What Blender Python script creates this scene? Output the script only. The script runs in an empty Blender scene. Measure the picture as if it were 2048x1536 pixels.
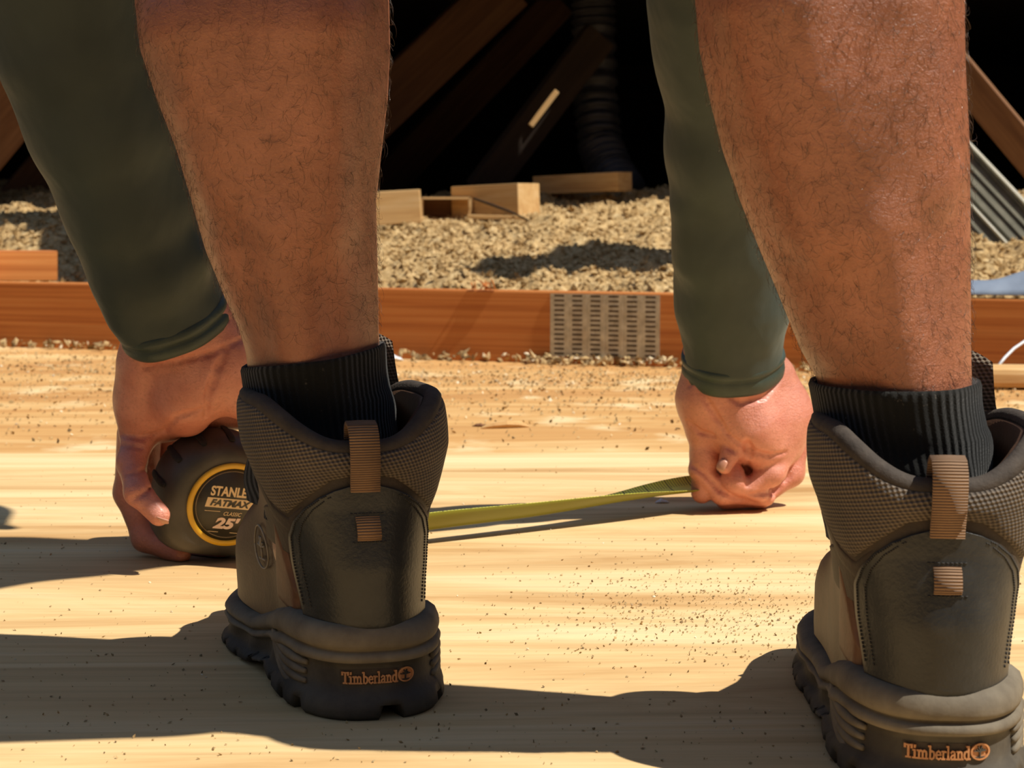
import bpy, math, random
import numpy as np
from mathutils import Vector, Matrix
random.seed(7); rng = np.random.default_rng(11)
sc = bpy.context.scene
COL = sc.collection
# ------------------------------------------------------------------ camera
F = 3800.0
PITCH = math.atan(368/F)
SP, CP = math.sin(PITCH), math.cos(PITCH)
CAMZ = SP + 0.17553*CP
cam = bpy.data.cameras.new('camera'); cam.sensor_width = 36; cam.lens = F/2048*36
cam.clip_start = 0.02; cam.clip_end = 100
cam.dof.use_dof = True; cam.dof.focus_distance = 1.12; cam.dof.aperture_fstop = 26
camo = bpy.data.objects.new('camera', cam); COL.objects.link(camo)
camo.location = (0, 0, CAMZ); camo.rotation_euler = (math.pi/2 - PITCH, 0, 0)
sc.camera = camo
# ------------------------------------------------------------------ sky, sun, exposure
sc.view_settings.view_transform = 'Standard'; sc.view_settings.look = 'None'
sc.view_settings.exposure = 0.0; sc.view_settings.gamma = 1.0; sc.view_settings.use_curve_mapping = False
SUN_EL, SUN_AZ = math.radians(57), math.radians(23)      # azimuth: behind the camera's right-hand side
TOSUN = Vector((math.cos(SUN_AZ)*math.cos(SUN_EL), -math.sin(SUN_AZ)*math.cos(SUN_EL), math.sin(SUN_EL)))
w = bpy.data.worlds.new('sky'); sc.world = w; w.use_nodes = True
bg = w.node_tree.nodes['Background']; wn = w.node_tree.nodes
tcw = wn.new('ShaderNodeTexCoord'); sxw = wn.new('ShaderNodeSeparateXYZ'); rpw = wn.new('ShaderNodeValToRGB')
w.node_tree.links.new(tcw.outputs['Generated'], sxw.inputs[0]); w.node_tree.links.new(sxw.outputs[2], rpw.inputs[0]); w.node_tree.links.new(rpw.outputs[0], bg.inputs[0])
el = rpw.color_ramp.elements; el[0].position = 0.0; el[0].color = (0.04, 0.036, 0.03, 1); el[1].position = 0.85; el[1].color = (0.155, 0.225, 0.36, 1)
e_ = el.new(0.22); e_.color = (0.062, 0.068, 0.080, 1); e_ = el.new(0.5); e_.color = (0.125, 0.170, 0.255, 1)      # trees and houses low down, open sky above
sun = bpy.data.lights.new('sun', 'SUN'); sun.energy = 5.9; sun.angle = math.radians(0.6); sun.color = (1.0, 0.94, 0.83)
suno = bpy.data.objects.new('sun', sun); COL.objects.link(suno)
suno.location = TOSUN*8; suno.rotation_euler = TOSUN.to_track_quat('Z', 'Y').to_euler()

# ------------------------------------------------------------------ unprojection helpers
def ray(px, py):
    u = (px-1024)/F; v = (768-py)/F
    return Vector((u, CP+v*SP, -SP+v*CP))
CAM = Vector((0, 0, CAMZ))
def P(px, py, d): return CAM + ray(px, py)*d            # at optical depth d
def PY(px, py, Y): r = ray(px, py); return CAM + r*(Y/r.y)
def G(px, py, z=0.0): r = ray(px, py); return CAM + r*((z-CAMZ)/r.z)

# ------------------------------------------------------------------ materials
def new_mat(name):
    m = bpy.data.materials.new(name); m.use_nodes = True
    nt = m.node_tree; b = nt.nodes['Principled BSDF']
    return m, nt, b
def N(nt, t, **kw):
    n = nt.nodes.new(t)
    for k, v in kw.items():
        if k in n.inputs.keys(): n.inputs[k].default_value = v
        else: setattr(n, k, v)
    return n
def ramp(nt, fac, stops):
    r = nt.nodes.new('ShaderNodeValToRGB'); e = r.color_ramp.elements
    while len(e) < len(stops): e.new(0.5)
    for i, (p, c) in enumerate(stops):
        e[i].position = p; e[i].color = (c[0], c[1], c[2], 1)
    nt.links.new(fac, r.inputs[0]); return r.outputs[0]
def coords(nt, scale=(1, 1, 1), rot=(0, 0, 0), kind='Object'):
    tc = nt.nodes.new('ShaderNodeTexCoord'); mp = nt.nodes.new('ShaderNodeMapping')
    mp.inputs['Scale'].default_value = scale; mp.inputs['Rotation'].default_value = rot
    nt.links.new(tc.outputs[kind], mp.inputs[0]); return mp.outputs[0]
def noise(nt, vec, scale, detail=4, rough=0.55, dist=0.0):
    n = N(nt, 'ShaderNodeTexNoise'); n.inputs['Scale'].default_value = scale; n.inputs['Detail'].default_value = detail
    n.inputs['Roughness'].default_value = rough; n.inputs['Distortion'].default_value = dist
    nt.links.new(vec, n.inputs['Vector']); return n.outputs['Fac']
def mix(nt, a, b, fac, mode='MIX'):
    m = nt.nodes.new('ShaderNodeMix'); m.data_type = 'RGBA'; m.blend_type = mode
    for sock, val in ((0, fac), (6, a), (7, b)):
        if hasattr(val, 'links') or hasattr(val, 'is_output'): nt.links.new(val, m.inputs[sock])
        elif sock == 0: m.inputs[0].default_value = val
        else: m.inputs[sock].default_value = (val[0], val[1], val[2], 1)
    return m.outputs[2]
def bump(nt, b, h, strength=0.3, dist=0.002, prev=None):
    n = nt.nodes.new('ShaderNodeBump'); n.inputs['Strength'].default_value = strength; n.inputs['Distance'].default_value = dist
    nt.links.new(h, n.inputs['Height'])
    if prev is not None: nt.links.new(prev, n.inputs['Normal'])
    nt.links.new(n.outputs[0], b.inputs['Normal']); return n.outputs[0]
def math_(nt, op, a, b_=None, c=None):
    n = nt.nodes.new('ShaderNodeMath'); n.operation = op
    for i, v in enumerate((a, b_, c)):
        if v is None: continue
        if isinstance(v, (int, float)): n.inputs[i].default_value = v
        else: nt.links.new(v, n.inputs[i])
    return n.outputs[0]
def mottled(name, c1, c2, scale=60, rough=0.6, bs=0.25, bd=0.001, bscale=300, spec=0.5, metal=0.0, dust=None):
    m, nt, b = new_mat(name); v = coords(nt)
    c = ramp(nt, noise(nt, v, scale, 5), [(0.3, c1), (0.7, c2)])
    if dust: 
        d = ramp(nt, noise(nt, v, scale*0.35, 6, 0.65), [(0.48, (0, 0, 0)), (0.75, (dust[3],)*3)])
        c = mix(nt, c, dust[:3], d)
    nt.links.new(c, b.inputs['Base Color']); b.inputs['Roughness'].default_value = rough
    b.inputs['Specular IOR Level'].default_value = spec; b.inputs['Metallic'].default_value = metal
    if bs: bump(nt, b, noise(nt, v, bscale, 4), bs, bd)
    return m
def wood(name, c_lo, c_mid, c_hi, rot=0.0, sc_=(1.2, 16, 16), rough=0.7, fiber=1.0, spots=None, coords_kind='Object', dist=1.2):
    m, nt, b = new_mat(name)
    v = coords(nt, sc_, (0, 0, rot), coords_kind)
    n1 = noise(nt, v, 1.0, 6, 0.6, dist)
    v2 = coords(nt, (sc_[0]*2.2, sc_[1]*14, sc_[2]*14), (0, 0, rot), coords_kind)
    n2 = noise(nt, v2, 1.0, 3, 0.6, 0.3)
    c = ramp(nt, n1, [(0.28, c_lo), (0.5, c_mid), (0.7, c_hi)])
    f = ramp(nt, n2, [(0.30, (0.70,)*3), (0.55, (1, 1, 1))])
    c = mix(nt, c, f, 0.55*fiber, 'MULTIPLY')
    if spots:
        v3 = coords(nt, (1, 1, 1), (0, 0, 0), coords_kind)
        s = ramp(nt, noise(nt, v3, spots[1], 4, 0.6), [(spots[2], (0, 0, 0)), (spots[2]+0.12, (1, 1, 1))])
        c = mix(nt, c, spots[0], s)
    nt.links.new(c, b.inputs['Base Color']); b.inputs['Roughness'].default_value = rough
    b.inputs['Specular IOR Level'].default_value = 0.3
    bump(nt, b, n2, 0.25, 0.001)
    return m

M = {}
# skin: leg tan and pinker palm, mixed by a point attribute
m, nt, b = new_mat('skin'); v = coords(nt)
leg = ramp(nt, noise(nt, v, 20, 6, 0.65), [(0.28, (0.25, 0.080, 0.038)), (0.50, (0.37, 0.125, 0.057)), (0.72, (0.50, 0.185, 0.098))])
palm = ramp(nt, noise(nt, v, 45, 5, 0.6), [(0.3, (0.58, 0.185, 0.120)), (0.7, (0.76, 0.30, 0.205))])
at = nt.nodes.new('ShaderNodeAttribute'); at.attribute_name = 'palm'
c = mix(nt, leg, palm, at.outputs['Fac'])
fr = ramp(nt, noise(nt, v, 420, 3), [(0.30, (0.70, 0.66, 0.62)), (0.48, (1, 1, 1))])
c = mix(nt, c, fr, 0.5, 'MULTIPLY')
nt.links.new(c, b.inputs['Base Color']); b.inputs['Roughness'].default_value = 0.38
b.inputs['Coat Weight'].default_value = 0.25; b.inputs['Coat Roughness'].default_value = 0.28
b.inputs['Subsurface Weight'].default_value = 0.12; b.inputs['Subsurface Radius'].default_value = (1.0, 0.35, 0.2); b.inputs['Subsurface Scale'].default_value = 0.004
b.inputs['Specular IOR Level'].default_value = 0.75
pb = bump(nt, b, noise(nt, v, 620, 4, 0.7), 0.75, 0.0013)
bump(nt, b, noise(nt, coords(nt, (1, 1, 2.5)), 120, 5, 0.6), 0.22, 0.0025, pb)
M['skin'] = m
M['nail'] = mottled('nail', (0.50, 0.24, 0.16), (0.58, 0.29, 0.20), rough=0.35, bs=0)
M['hair'] = mottled('hair', (0.05, 0.027, 0.014), (0.10, 0.055, 0.028), rough=0.25, bs=0, spec=1.0)
M['head_hair'] = mottled('head_hair', (0.02, 0.013, 0.01), (0.05, 0.03, 0.02), rough=0.5, bs=0.5, bscale=200)
# knit sleeve
m, nt, b = new_mat('olive_fabric'); v = coords(nt)
c = ramp(nt, noise(nt, v, 14, 4), [(0.3, (0.024, 0.036, 0.032)), (0.7, (0.040, 0.056, 0.050))])
nt.links.new(c, b.inputs['Base Color']); b.inputs['Roughness'].default_value = 0.62
b.inputs['Sheen Weight'].default_value = 0.12; b.inputs['Sheen Roughness'].default_value = 0.4; b.inputs['Sheen Tint'].default_value = (0.7, 0.8, 0.7, 1)
pb = bump(nt, b, noise(nt, coords(nt, (1, 1, 0.35)), 900, 2), 0.2, 0.0005)
bump(nt, b, noise(nt, coords(nt, (1, 1, 0.6)), 17, 3), 0.6, 0.009, pb); M['olive'] = m
M['cuff'] = mottled('olive_cuff', (0.026, 0.042, 0.034), (0.042, 0.062, 0.050), rough=0.5, bscale=700, bs=0.3)
M['shorts'] = mottled('shorts_fabric', (0.05, 0.05, 0.055), (0.08, 0.08, 0.085), rough=0.8)
# boots
D = (0.20, 0.13, 0.075)
M['brown_leather'] = mottled('brown_leather', (0.048, 0.022, 0.011), (0.092, 0.043, 0.022), 50, 0.55, 0.35, 0.0008, 420, dust=(*D, 0.18))
M['tan_leather'] = mottled('tan_leather', (0.085, 0.034, 0.015), (0.15, 0.064, 0.030), 60, 0.55, 0.35, 0.0008, 420, dust=(*D, 0.15))
M['dark_brown'] = mottled('dark_brown_leather', (0.022, 0.014, 0.009), (0.045, 0.027, 0.016), 70, 0.65, 0.4, 0.001, 380)
M['charcoal_leather'] = mottled('charcoal_leather', (0.0105, 0.0115, 0.0125), (0.021, 0.022, 0.022), 60, 0.40, 0.4, 0.0007, 480, 0.5, dust=(0.10, 0.097, 0.088, 0.22))
M['rubber'] = mottled('sole_rubber', (0.115, 0.093, 0.066), (0.19, 0.160, 0.115), 55, 0.75, 0.3, 0.0008, 300, 0.3, dust=(0.30, 0.25, 0.17, 0.45))
M['dark_rubber'] = mottled('dark_rubber', (0.035, 0.030, 0.025), (0.060, 0.052, 0.042), 45, 0.7, 0.3, 0.0008, 300, 0.35, dust=(0.20, 0.17, 0.12, 0.4))
M['lining'] = mottled('lining', (0.014, 0.012, 0.011), (0.03, 0.026, 0.022), 200, 0.9, 0.4, 0.001, 500)
M['copper'] = mottled('copper_print', (0.42, 0.17, 0.06), (0.58, 0.27, 0.11), 300, 0.5, 0.3, 0.0004, 900, dust=(0.12, 0.06, 0.03, 0.5))
M['emblem'] = mottled('emblem_thread', (0.30, 0.24, 0.16), (0.42, 0.34, 0.24), 300, 0.7)
M['stitch'] = mottled('stitch_thread', (0.02, 0.018, 0.016), (0.04, 0.035, 0.03), 300, 0.8)
def woven(name, c1, c2, su, sv, rot, strength=0.9, rough=0.75, fu='SINE'):
    m, nt, b = new_mat(name)
    v = coords(nt, (1, 1, 1), (0, 0, rot), 'UV')
    sep = nt.nodes.new('ShaderNodeSeparateXYZ'); nt.links.new(v, sep.inputs[0])
    a = math_(nt, fu, math_(nt, 'MULTIPLY', sep.outputs[0], su)); q = math_(nt, 'SINE', math_(nt, 'MULTIPLY', sep.outputs[1], sv))
    h = math_(nt, 'MULTIPLY_ADD', math_(nt, 'MULTIPLY', a, q), 0.5, 0.5)
    c = mix(nt, c1, c2, h)
    d = ramp(nt, noise(nt, coords(nt), 28, 5), [(0.35, (0.7, 0.7, 0.7)), (0.65, (1.15, 1.12, 1.05))])
    c = mix(nt, c, d, 0.8, 'MULTIPLY')
    nt.links.new(c, b.inputs['Base Color']); b.inputs['Roughness'].default_value = rough
    bump(nt, b, h, strength, 0.0012); return m
M['mesh'] = woven('collar_mesh', (0.030, 0.020, 0.014), (0.185, 0.145, 0.108), 2*math.pi/0.0030, 2*math.pi/0.0024, 0.5)
M['webbing'] = woven('webbing', (0.16, 0.085, 0.042), (0.36, 0.215, 0.12), 8.0, 2*math.pi/0.0014, 0.0, 0.8, 0.75, 'COSINE')
M['rim'] = mottled('collar_binding', (0.035, 0.026, 0.02), (0.065, 0.05, 0.038), 120, 0.85, 0.5, 0.0008, 600)
# sock: vertical ribs on UV
m, nt, b = new_mat('sock_knit'); v = coords(nt, kind='UV'); sep = nt.nodes.new('ShaderNodeSeparateXYZ'); nt.links.new(v, sep.inputs[0])
rib = math_(nt, 'SINE', math_(nt, 'MULTIPLY', sep.outputs[0], 2*math.pi/0.0036))
lint = ramp(nt, noise(nt, coords(nt), 330, 2), [(0.70, (0.012, 0.012, 0.011)), (0.80, (0.10, 0.09, 0.075))])
nt.links.new(lint, b.inputs['Base Color']); b.inputs['Roughness'].default_value = 0.95; b.inputs['Specular IOR Level'].default_value = 0.15
b.inputs['Sheen Weight'].default_value = 0.12
pb = bump(nt, b, rib, 0.5, 0.0012); bump(nt, b, noise(nt, coords(nt), 900, 3), 0.5, 0.001, pb); M['sock'] = m
# wood
M['ply'] = wood('plywood_pale', (0.47, 0.26, 0.095), (0.70, 0.48, 0.23), (0.82, 0.63, 0.36), math.radians(-16), (1.6, 12, 12), 0.75, 0.8, dist=1.0)
M['ply_old'] = wood('plywood_orange', (0.40, 0.18, 0.055), (0.56, 0.31, 0.11), (0.68, 0.46, 0.21), math.radians(-4), (1.1, 7, 7), 0.8, 0.7, ((0.70, 0.53, 0.29), 7, 0.56))
M['fir'] = wood('orange_fir', (0.36, 0.10, 0.02), (0.54, 0.19, 0.045), (0.62, 0.26, 0.075), 0, (0.8, 60, 80), 0.55, 1.0, dist=1.2)
M['pine'] = wood('pale_pine', (0.50, 0.27, 0.10), (0.64, 0.40, 0.17), (0.70, 0.48, 0.24), 0, (3, 40, 40), 0.7, 0.8)
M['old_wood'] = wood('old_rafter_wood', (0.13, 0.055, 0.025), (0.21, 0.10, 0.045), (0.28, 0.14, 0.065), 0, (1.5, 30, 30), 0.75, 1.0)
M['shaded_wood'] = wood('shaded_rafter_wood', (0.05, 0.022, 0.011), (0.09, 0.04, 0.02), (0.12, 0.06, 0.03), 0, (1.5, 30, 30), 0.8, 1.0)  # darker copy of the rafter wood, attic shade put into its colour
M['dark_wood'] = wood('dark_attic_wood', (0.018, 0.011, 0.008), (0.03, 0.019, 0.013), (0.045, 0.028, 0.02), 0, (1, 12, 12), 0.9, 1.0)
# insulation
m, nt, b = new_mat('insulation'); v = coords(nt)
c = ramp(nt, noise(nt, v, 75, 6, 0.7), [(0.30, (0.34, 0.20, 0.085)), (0.5, (0.66, 0.45, 0.21)), (0.70, (0.88, 0.69, 0.40))])
nt.links.new(c, b.inputs['Base Color']); b.inputs['Roughness'].default_value = 0.95; b.inputs['Specular IOR Level'].default_value = 0.1
bump(nt, b, noise(nt, v, 140, 5, 0.7), 0.9, 0.01); M['insul'] = m
m, nt, b = new_mat('debris_mix'); at = nt.nodes.new('ShaderNodeAttribute'); at.attribute_name = 'tone'
nt.links.new(ramp(nt, at.outputs['Fac'], [(0.0, (0.16, 0.105, 0.045)), (0.45, (0.42, 0.28, 0.12)), (0.75, (0.55, 0.40, 0.20)), (1.0, (0.80, 0.70, 0.52))]), b.inputs['Base Color'])
b.inputs['Roughness'].default_value = 0.85; M['debris'] = m
# metal and the rest
M['galv'] = mottled('galvanised_steel', (0.42, 0.41, 0.38), (0.66, 0.65, 0.61), 90, 0.38, 0.3, 0.001, 120, metal=0.85, dust=(0.35, 0.24, 0.14, 0.4))
M['slot'] = mottled('punched_slot', (0.04, 0.028, 0.018), (0.09, 0.055, 0.03), 90, 0.8, 0)
M['alu'] = mottled('ribbed_aluminium', (0.115, 0.11, 0.08), (0.18, 0.17, 0.125), 30, 0.5, 0.2, 0.001, 100, metal=0.4)
M['bright_edge'] = mottled('bright_edge', (0.72, 0.72, 0.60), (0.82, 0.82, 0.72), 30, 0.3, 0.0, metal=0.3)
M['duct'] = mottled('duct_foil', (0.04, 0.04, 0.05), (0.07, 0.07, 0.085), 20, 0.45, 0.2, 0.002, 60, metal=0.3)
M['white_plastic'] = mottled('white_plastic', (0.62, 0.64, 0.68), (0.75, 0.77, 0.80), 20, 0.45, 0.2, 0.002, 60)
M['shade_blue_plastic'] = mottled('shade_blue_plastic', (0.16, 0.20, 0.27), (0.24, 0.29, 0.37), 20, 0.45, 0.3, 0.003, 50)  # white sheeting tinted blue grey, shade put into the colour
M['grey_chip'] = mottled('grey_chip', (0.38, 0.38, 0.36), (0.55, 0.55, 0.53), 90, 0.4, 0.2)
M['tape_rubber'] = mottled('tape_rubber', (0.040, 0.036, 0.030), (0.072, 0.063, 0.052), 35, 0.5, 0.25, 0.0006, 500, 0.45, dust=(0.17, 0.14, 0.10, 0.4))
M['tape_label'] = mottled('tape_label', (0.022, 0.020, 0.014), (0.036, 0.032, 0.024), 50, 0.4, 0.05, dust=(0.13, 0.11, 0.07, 0.3))
M['tape_yellow'] = mottled('tape_yellow', (0.66, 0.36, 0.01), (0.78, 0.46, 0.03), 60, 0.4, 0.1, dust=(0.5, 0.36, 0.12, 0.35))
M['tape_print'] = mottled('tape_print', (0.72, 0.50, 0.26), (0.82, 0.62, 0.36), 150, 0.5, 0)
M['tape_number'] = mottled('tape_number', (0.78, 0.55, 0.42), (0.86, 0.66, 0.52), 150, 0.5, 0)
m, nt, b = new_mat('blade_paint'); v = coords(nt, kind='UV'); sep = nt.nodes.new('ShaderNodeSeparateXYZ'); nt.links.new(v, sep.inputs[0])
u_, v_ = sep.outputs[0], sep.outputs[1]
tick = math_(nt, 'LESS_THAN', math_(nt, 'FRACT', math_(nt, 'DIVIDE', u_, 0.0032)), 0.22)
inch = math_(nt, 'LESS_THAN', math_(nt, 'FRACT', math_(nt, 'DIVIDE', u_, 0.0254)), 0.05)
edge = math_(nt, 'GREATER_THAN', math_(nt, 'ABSOLUTE', math_(nt, 'SUBTRACT', v_, 0.5)), 0.24)
mk = math_(nt, 'MAXIMUM', math_(nt, 'MULTIPLY', tick, edge), inch)
geo = nt.nodes.new('ShaderNodeNewGeometry')
top_c = mix(nt, (0.78, 0.76, 0.10), (0.05, 0.05, 0.02), mk)
at = nt.nodes.new('ShaderNodeAttribute'); at.attribute_name = 'under'
nt.links.new(mix(nt, top_c, (0.19, 0.185, 0.012), at.outputs['Fac']), b.inputs['Base Color']); b.inputs['Roughness'].default_value = 0.4; M['blade'] = m  # underside yellow darkened to olive to stand for its shade

# ------------------------------------------------------------------ mesh building
class MB:
    def __init__(s): s.v = []; s.f = []; s.mi = []; s.uv = None; s.attr = {}
    def add(s, verts, faces, mi=0):
        o = len(s.v); s.v += [tuple(p) for p in verts]; s.f += [tuple(i+o for i in f) for f in faces]; s.mi += [mi]*len(faces); return o
    def box(s, c, size, rot=None, mi=0, bev=0.0):
        hx, hy, hz = size[0]/2, size[1]/2, size[2]/2; R = rot or Matrix.Identity(3); c = Vector(c)
        if bev <= 0:
            pts = [Vector((x*hx, y*hy, z*hz)) for x in (-1, 1) for y in (-1, 1) for z in (-1, 1)]
            s.add([c+R@p for p in pts], [(0, 1, 3, 2), (4, 6, 7, 5), (0, 4, 5, 1), (2, 3, 7, 6), (0, 2, 6, 4), (1, 5, 7, 3)], mi); return
        import bmesh
        bm = bmesh.new(); bmesh.ops.create_cube(bm, size=1.0)
        for q in bm.verts: q.co = Vector((q.co.x*hx*2, q.co.y*hy*2, q.co.z*hz*2))
        bmesh.ops.bevel(bm, geom=list(bm.edges), offset=bev, segments=2, affect='EDGES', profile=0.6)
        bm.verts.index_update()
        s.add([c+R@q.co for q in bm.verts], [[q.index for q in f.verts] for f in bm.faces], mi); bm.free()
    def tube(s, pts, rad, n=8, mi=0, caps=True, flat=1.0, up=None):
        pts = [Vector(p) for p in pts]; k = len(pts)
        if not hasattr(rad, '__len__'): rad = [rad]*k
        rings = []; t0 = (pts[1]-pts[0]).normalized()
        a = Vector(up) if up is not None else (Vector((0, 0, 1)) if abs(t0.z) < 0.9 else Vector((1, 0, 0)))
        nrm = (a - t0*a.dot(t0)).normalized()
        vs = []
        for i in range(k):
            t = (pts[min(i+1, k-1)]-pts[max(i-1, 0)]).normalized()
            nrm = (nrm - t*nrm.dot(t)).normalized(); bn = t.cross(nrm)
            for j in range(n):
                an = 2*math.pi*j/n
                vs.append(pts[i]+(nrm*math.cos(an)*flat+bn*math.sin(an))*rad[i])
        fs = [(i*n+j, i*n+(j+1) % n, (i+1)*n+(j+1) % n, (i+1)*n+j) for i in range(k-1) for j in range(n)]
        if caps: fs += [tuple(range(n))[::-1], tuple((k-1)*n+j for j in range(n))]
        s.add(vs, fs, mi)
    def grid(s, arr, close_u=False, mi=0, uv=None):
        """arr[i][j] points"""
        nu, nv = len(arr), len(arr[0]); vs = [p for r in arr for p in r]
        fs = []; iu = nu if close_u else nu-1
        for i in range(iu):
            for j in range(nv-1):
                a, b_ = i*nv+j, ((i+1) % nu)*nv+j
                fs.append((a, b_, b_+1, a+1))
        s.add(vs, fs, mi)
def wloc(o):
    l = Vector((0, 0, 0))
    while o is not None: l = l+o.location; o = o.parent
    return l
def build(name, mb, mats, parent=None, smooth=True, uv=None, attrs=None, origin=None):
    """mesh object from world-space geometry; uv = per-vertex list, attrs = {name: per-vertex floats}"""
    if isinstance(mb, MB): V_, F_, mi = mb.v, mb.f, mb.mi
    else: V_, F_ = mb[0], mb[1]; mi = None
    me = bpy.data.meshes.new(name)
    off = wloc(parent) if parent is not None else Vector(origin if origin is not None else (0, 0, 0))
    A = np.asarray([tuple(p) for p in V_], dtype=np.float64) if not isinstance(V_, np.ndarray) else V_
    A = A - np.array(off)
    me.from_pydata(A.tolist() if not isinstance(V_, np.ndarray) else A, [], F_ if not isinstance(F_, np.ndarray) else F_.tolist())
    for m_ in (mats if isinstance(mats, (list, tuple)) else [mats]): me.materials.append(m_)
    if mi is not None and any(mi): me.polygons.foreach_set('material_index', mi)
    me.polygons.foreach_set('use_smooth', [smooth]*len(me.polygons))
    if uv is not None:
        L = me.uv_layers.new(name='UVMap'); idx = np.zeros(len(me.loops), dtype=np.int32); me.loops.foreach_get('vertex_index', idx)
        L.data.foreach_set('uv', np.asarray(uv, dtype=np.float32)[idx].ravel())
    for k, a in (attrs or {}).items():
        at_ = me.attributes.new(k, 'FLOAT', 'POINT'); at_.data.foreach_set('value', np.asarray(a, dtype=np.float32))
    me.update()
    o = bpy.data.objects.new(name, me); COL.objects.link(o)
    if parent is not None: o.parent = parent
    else: o.location = off
    return o
def tag(o, label, cat, group=None, kind=None):
    o['label'] = label; o['category'] = cat
    if group: o['group'] = group
    if kind: o['kind'] = kind
    return o
def empty(name, loc): 
    o = bpy.data.objects.new(name, None); COL.objects.link(o); o.location = loc; o.empty_display_size = 0.05; return o
def structure(o): o['kind'] = 'structure'; return o
def rotz(a): return Matrix.Rotation(a, 3, 'Z')
def frame_rot(xdir, zhint):
    x = Vector(xdir).normalized(); z = Vector(zhint); z = (z-x*z.dot(x)).normalized(); y = z.cross(x)
    return Matrix((x, y, z)).transposed()
def vnoise(x, y, seed=0):
    """value noise on arrays"""
    r = np.random.default_rng(seed); T = r.random((64, 64)); xi = np.floor(x).astype(int); yi = np.floor(y).astype(int)
    fx = x-xi; fy = y-yi; fx = fx*fx*(3-2*fx); fy = fy*fy*(3-2*fy)
    g = lambda i, j: T[i % 64, j % 64]
    return (g(xi, yi)*(1-fx)+g(xi+1, yi)*fx)*(1-fy)+(g(xi, yi+1)*(1-fx)+g(xi+1, yi+1)*fx)*fy

# ------------------------------------------------------------------ decking
fl = MB(); fl.box((0, 4.0, -0.05), (12, 14, 0.06)); structure(build('floor', fl, M['dark_wood'], smooth=False))
EDGE_L, EDGE_R = G(0, 906), G(2048, 904)
ex = (EDGE_R-EDGE_L).normalized()
def sheet(name, x0, x1, y0, y1, z, th, mat, rot, pivot):
    mb = MB(); R = rotz(rot); c = Vector(((x0+x1)/2, (y0+y1)/2, -th/2))
    mb.box(Vector((0, 0, 0)), (x1-x0, y1-y0, th), None, 0, 0.0012)
    o = build(name, mb, mat, smooth=False)
    o.location = Vector(pivot)+R@c+Vector((0, 0, z)); o.rotation_euler.z = rot; return o
yaw = math.atan2(ex.y, ex.x); mid = (EDGE_L+EDGE_R)/2; mid.z = 0
o = sheet('plywood_sheet', -1.22, 1.22, -2.3, 0, 0, 0.018, M['ply'], yaw, mid)
tag(o, 'pale sunlit plywood sheet the person in boots is standing on', 'plywood', 'plywood sheets')
BL, BR = G(0, 690), G(1600, 738)                      # foot of the truss chord
bdir = (BR-BL).normalized(); byaw = math.atan2(bdir.y, bdir.x)
o = sheet('plywood_sheet', -1.6, 1.6, 0.0025, 1.75, -0.003, 0.015, M['ply_old'], yaw, mid)
tag(o, 'orange stained plywood sheet covered in debris beside the long timber chord', 'plywood', 'plywood sheets')

# ------------------------------------------------------------------ truss chord with nail plate
bn = Vector((-bdir.y, bdir.x, 0))                     # pointing away
BH = 0.121
Rb = rotz(byaw)
bc = BL + bdir*0.9
mb = MB(); mb.box(Vector((0, 0, 0)), (4.6, 0.042, BH), None, 0, 0.003)
beam = build('timber_chord', mb, M['fir'], smooth=False); beam.location = bc+bn*0.021+Vector((0, 0, BH/2-0.003)); beam.rotation_euler.z = byaw
tag(beam, 'long orange timber truss chord lying across behind the plywood with a steel plate', 'timber')
def on_beam(px, py):                                   # point of the front face seen at that pixel
    r = ray(px, py); n = -bn; t = (BL-CAM).dot(n)/r.dot(n); return CAM+r*t
a, b2 = on_beam(1101, 588), on_beam(1320, 588); c0, c1 = on_beam(1200, 590), on_beam(1200, 716)
pw = (b2-a).length; ph = c0.z-c1.z; pc = (on_beam(1101, 650)+on_beam(1320, 650))/2; pc.z = (c0.z+c1.z)/2+0.001
mb = MB(); toP = lambda u, v_, d: pc+bdir*u+Vector((0, 0, v_))-bn*d
def pbox(u, v_, du, dv, d0, d1, mi):
    mb.box(toP(u, v_, (d0+d1)/2), (du, d1-d0, dv), Rb, mi)
pbox(0, 0, pw, ph, 0.0002, 0.0016, 0)
for i in range(6):
    for j in range(13):
        u = -pw/2+pw*(i+0.5)/6; v_ = -ph/2+ph*(j+0.6)/13
        pbox(u, v_, pw/6*0.55, ph/13*0.42, 0.0017, 0.0019, 1)
        pbox(u, v_+ph/13*0.30, pw/6*0.60, ph/13*0.16, 0.0016, 0.0026, 0)
    u = -pw/2+pw*i/6
    if i: pbox(u, 0, 0.004, ph*0.98, 0.0016, 0.0023, 0)
pl = build('nail_plate', mb, [M['galv'], M['slot']], None, smooth=False)
pl.parent = beam; pl.matrix_parent_inverse = (Matrix.Translation(beam.location) @ Matrix.Rotation(byaw, 4, 'Z')).inverted()
pl['label'] = 'punched galvanised steel nail plate'

# ------------------------------------------------------------------ loose insulation behind the chord
nx, ny = 420, 300
X = np.linspace(-2.3, 2.3, nx)[:, None]*np.ones((1, ny)); T = (np.linspace(0, 1, ny)**1.25)[None, :]*np.ones((nx, 1))*3.6
def insul_h(X, T):
    h = np.interp(T, [0, 0.10, 0.25, 0.6, 1.1, 1.5, 1.8, 2.3, 3.6], [0.040, 0.065, 0.110, 0.140, 0.165, 0.195, 0.225, 0.265, 0.27])
    h = h + np.interp(X, [-1.6, -0.9, -0.55, -0.2, 0.3, 1.6], [0.06, 0.05, 0.0, 0.0, 0.0, 0.0])*np.clip(T/0.6, 0, 1)
    h = h + 0.050*(vnoise(X*2.3+9, T*2.6+3, 1)-0.5)*np.clip(T/0.3, 0.25, 1) + 0.030*(vnoise(X*8, T*8, 2)-0.5) + 0.030*(vnoise(X*19, T*19, 3)-0.5) + 0.022*(vnoise(X*45, T*45, 4)-0.5)
    return h
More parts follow.
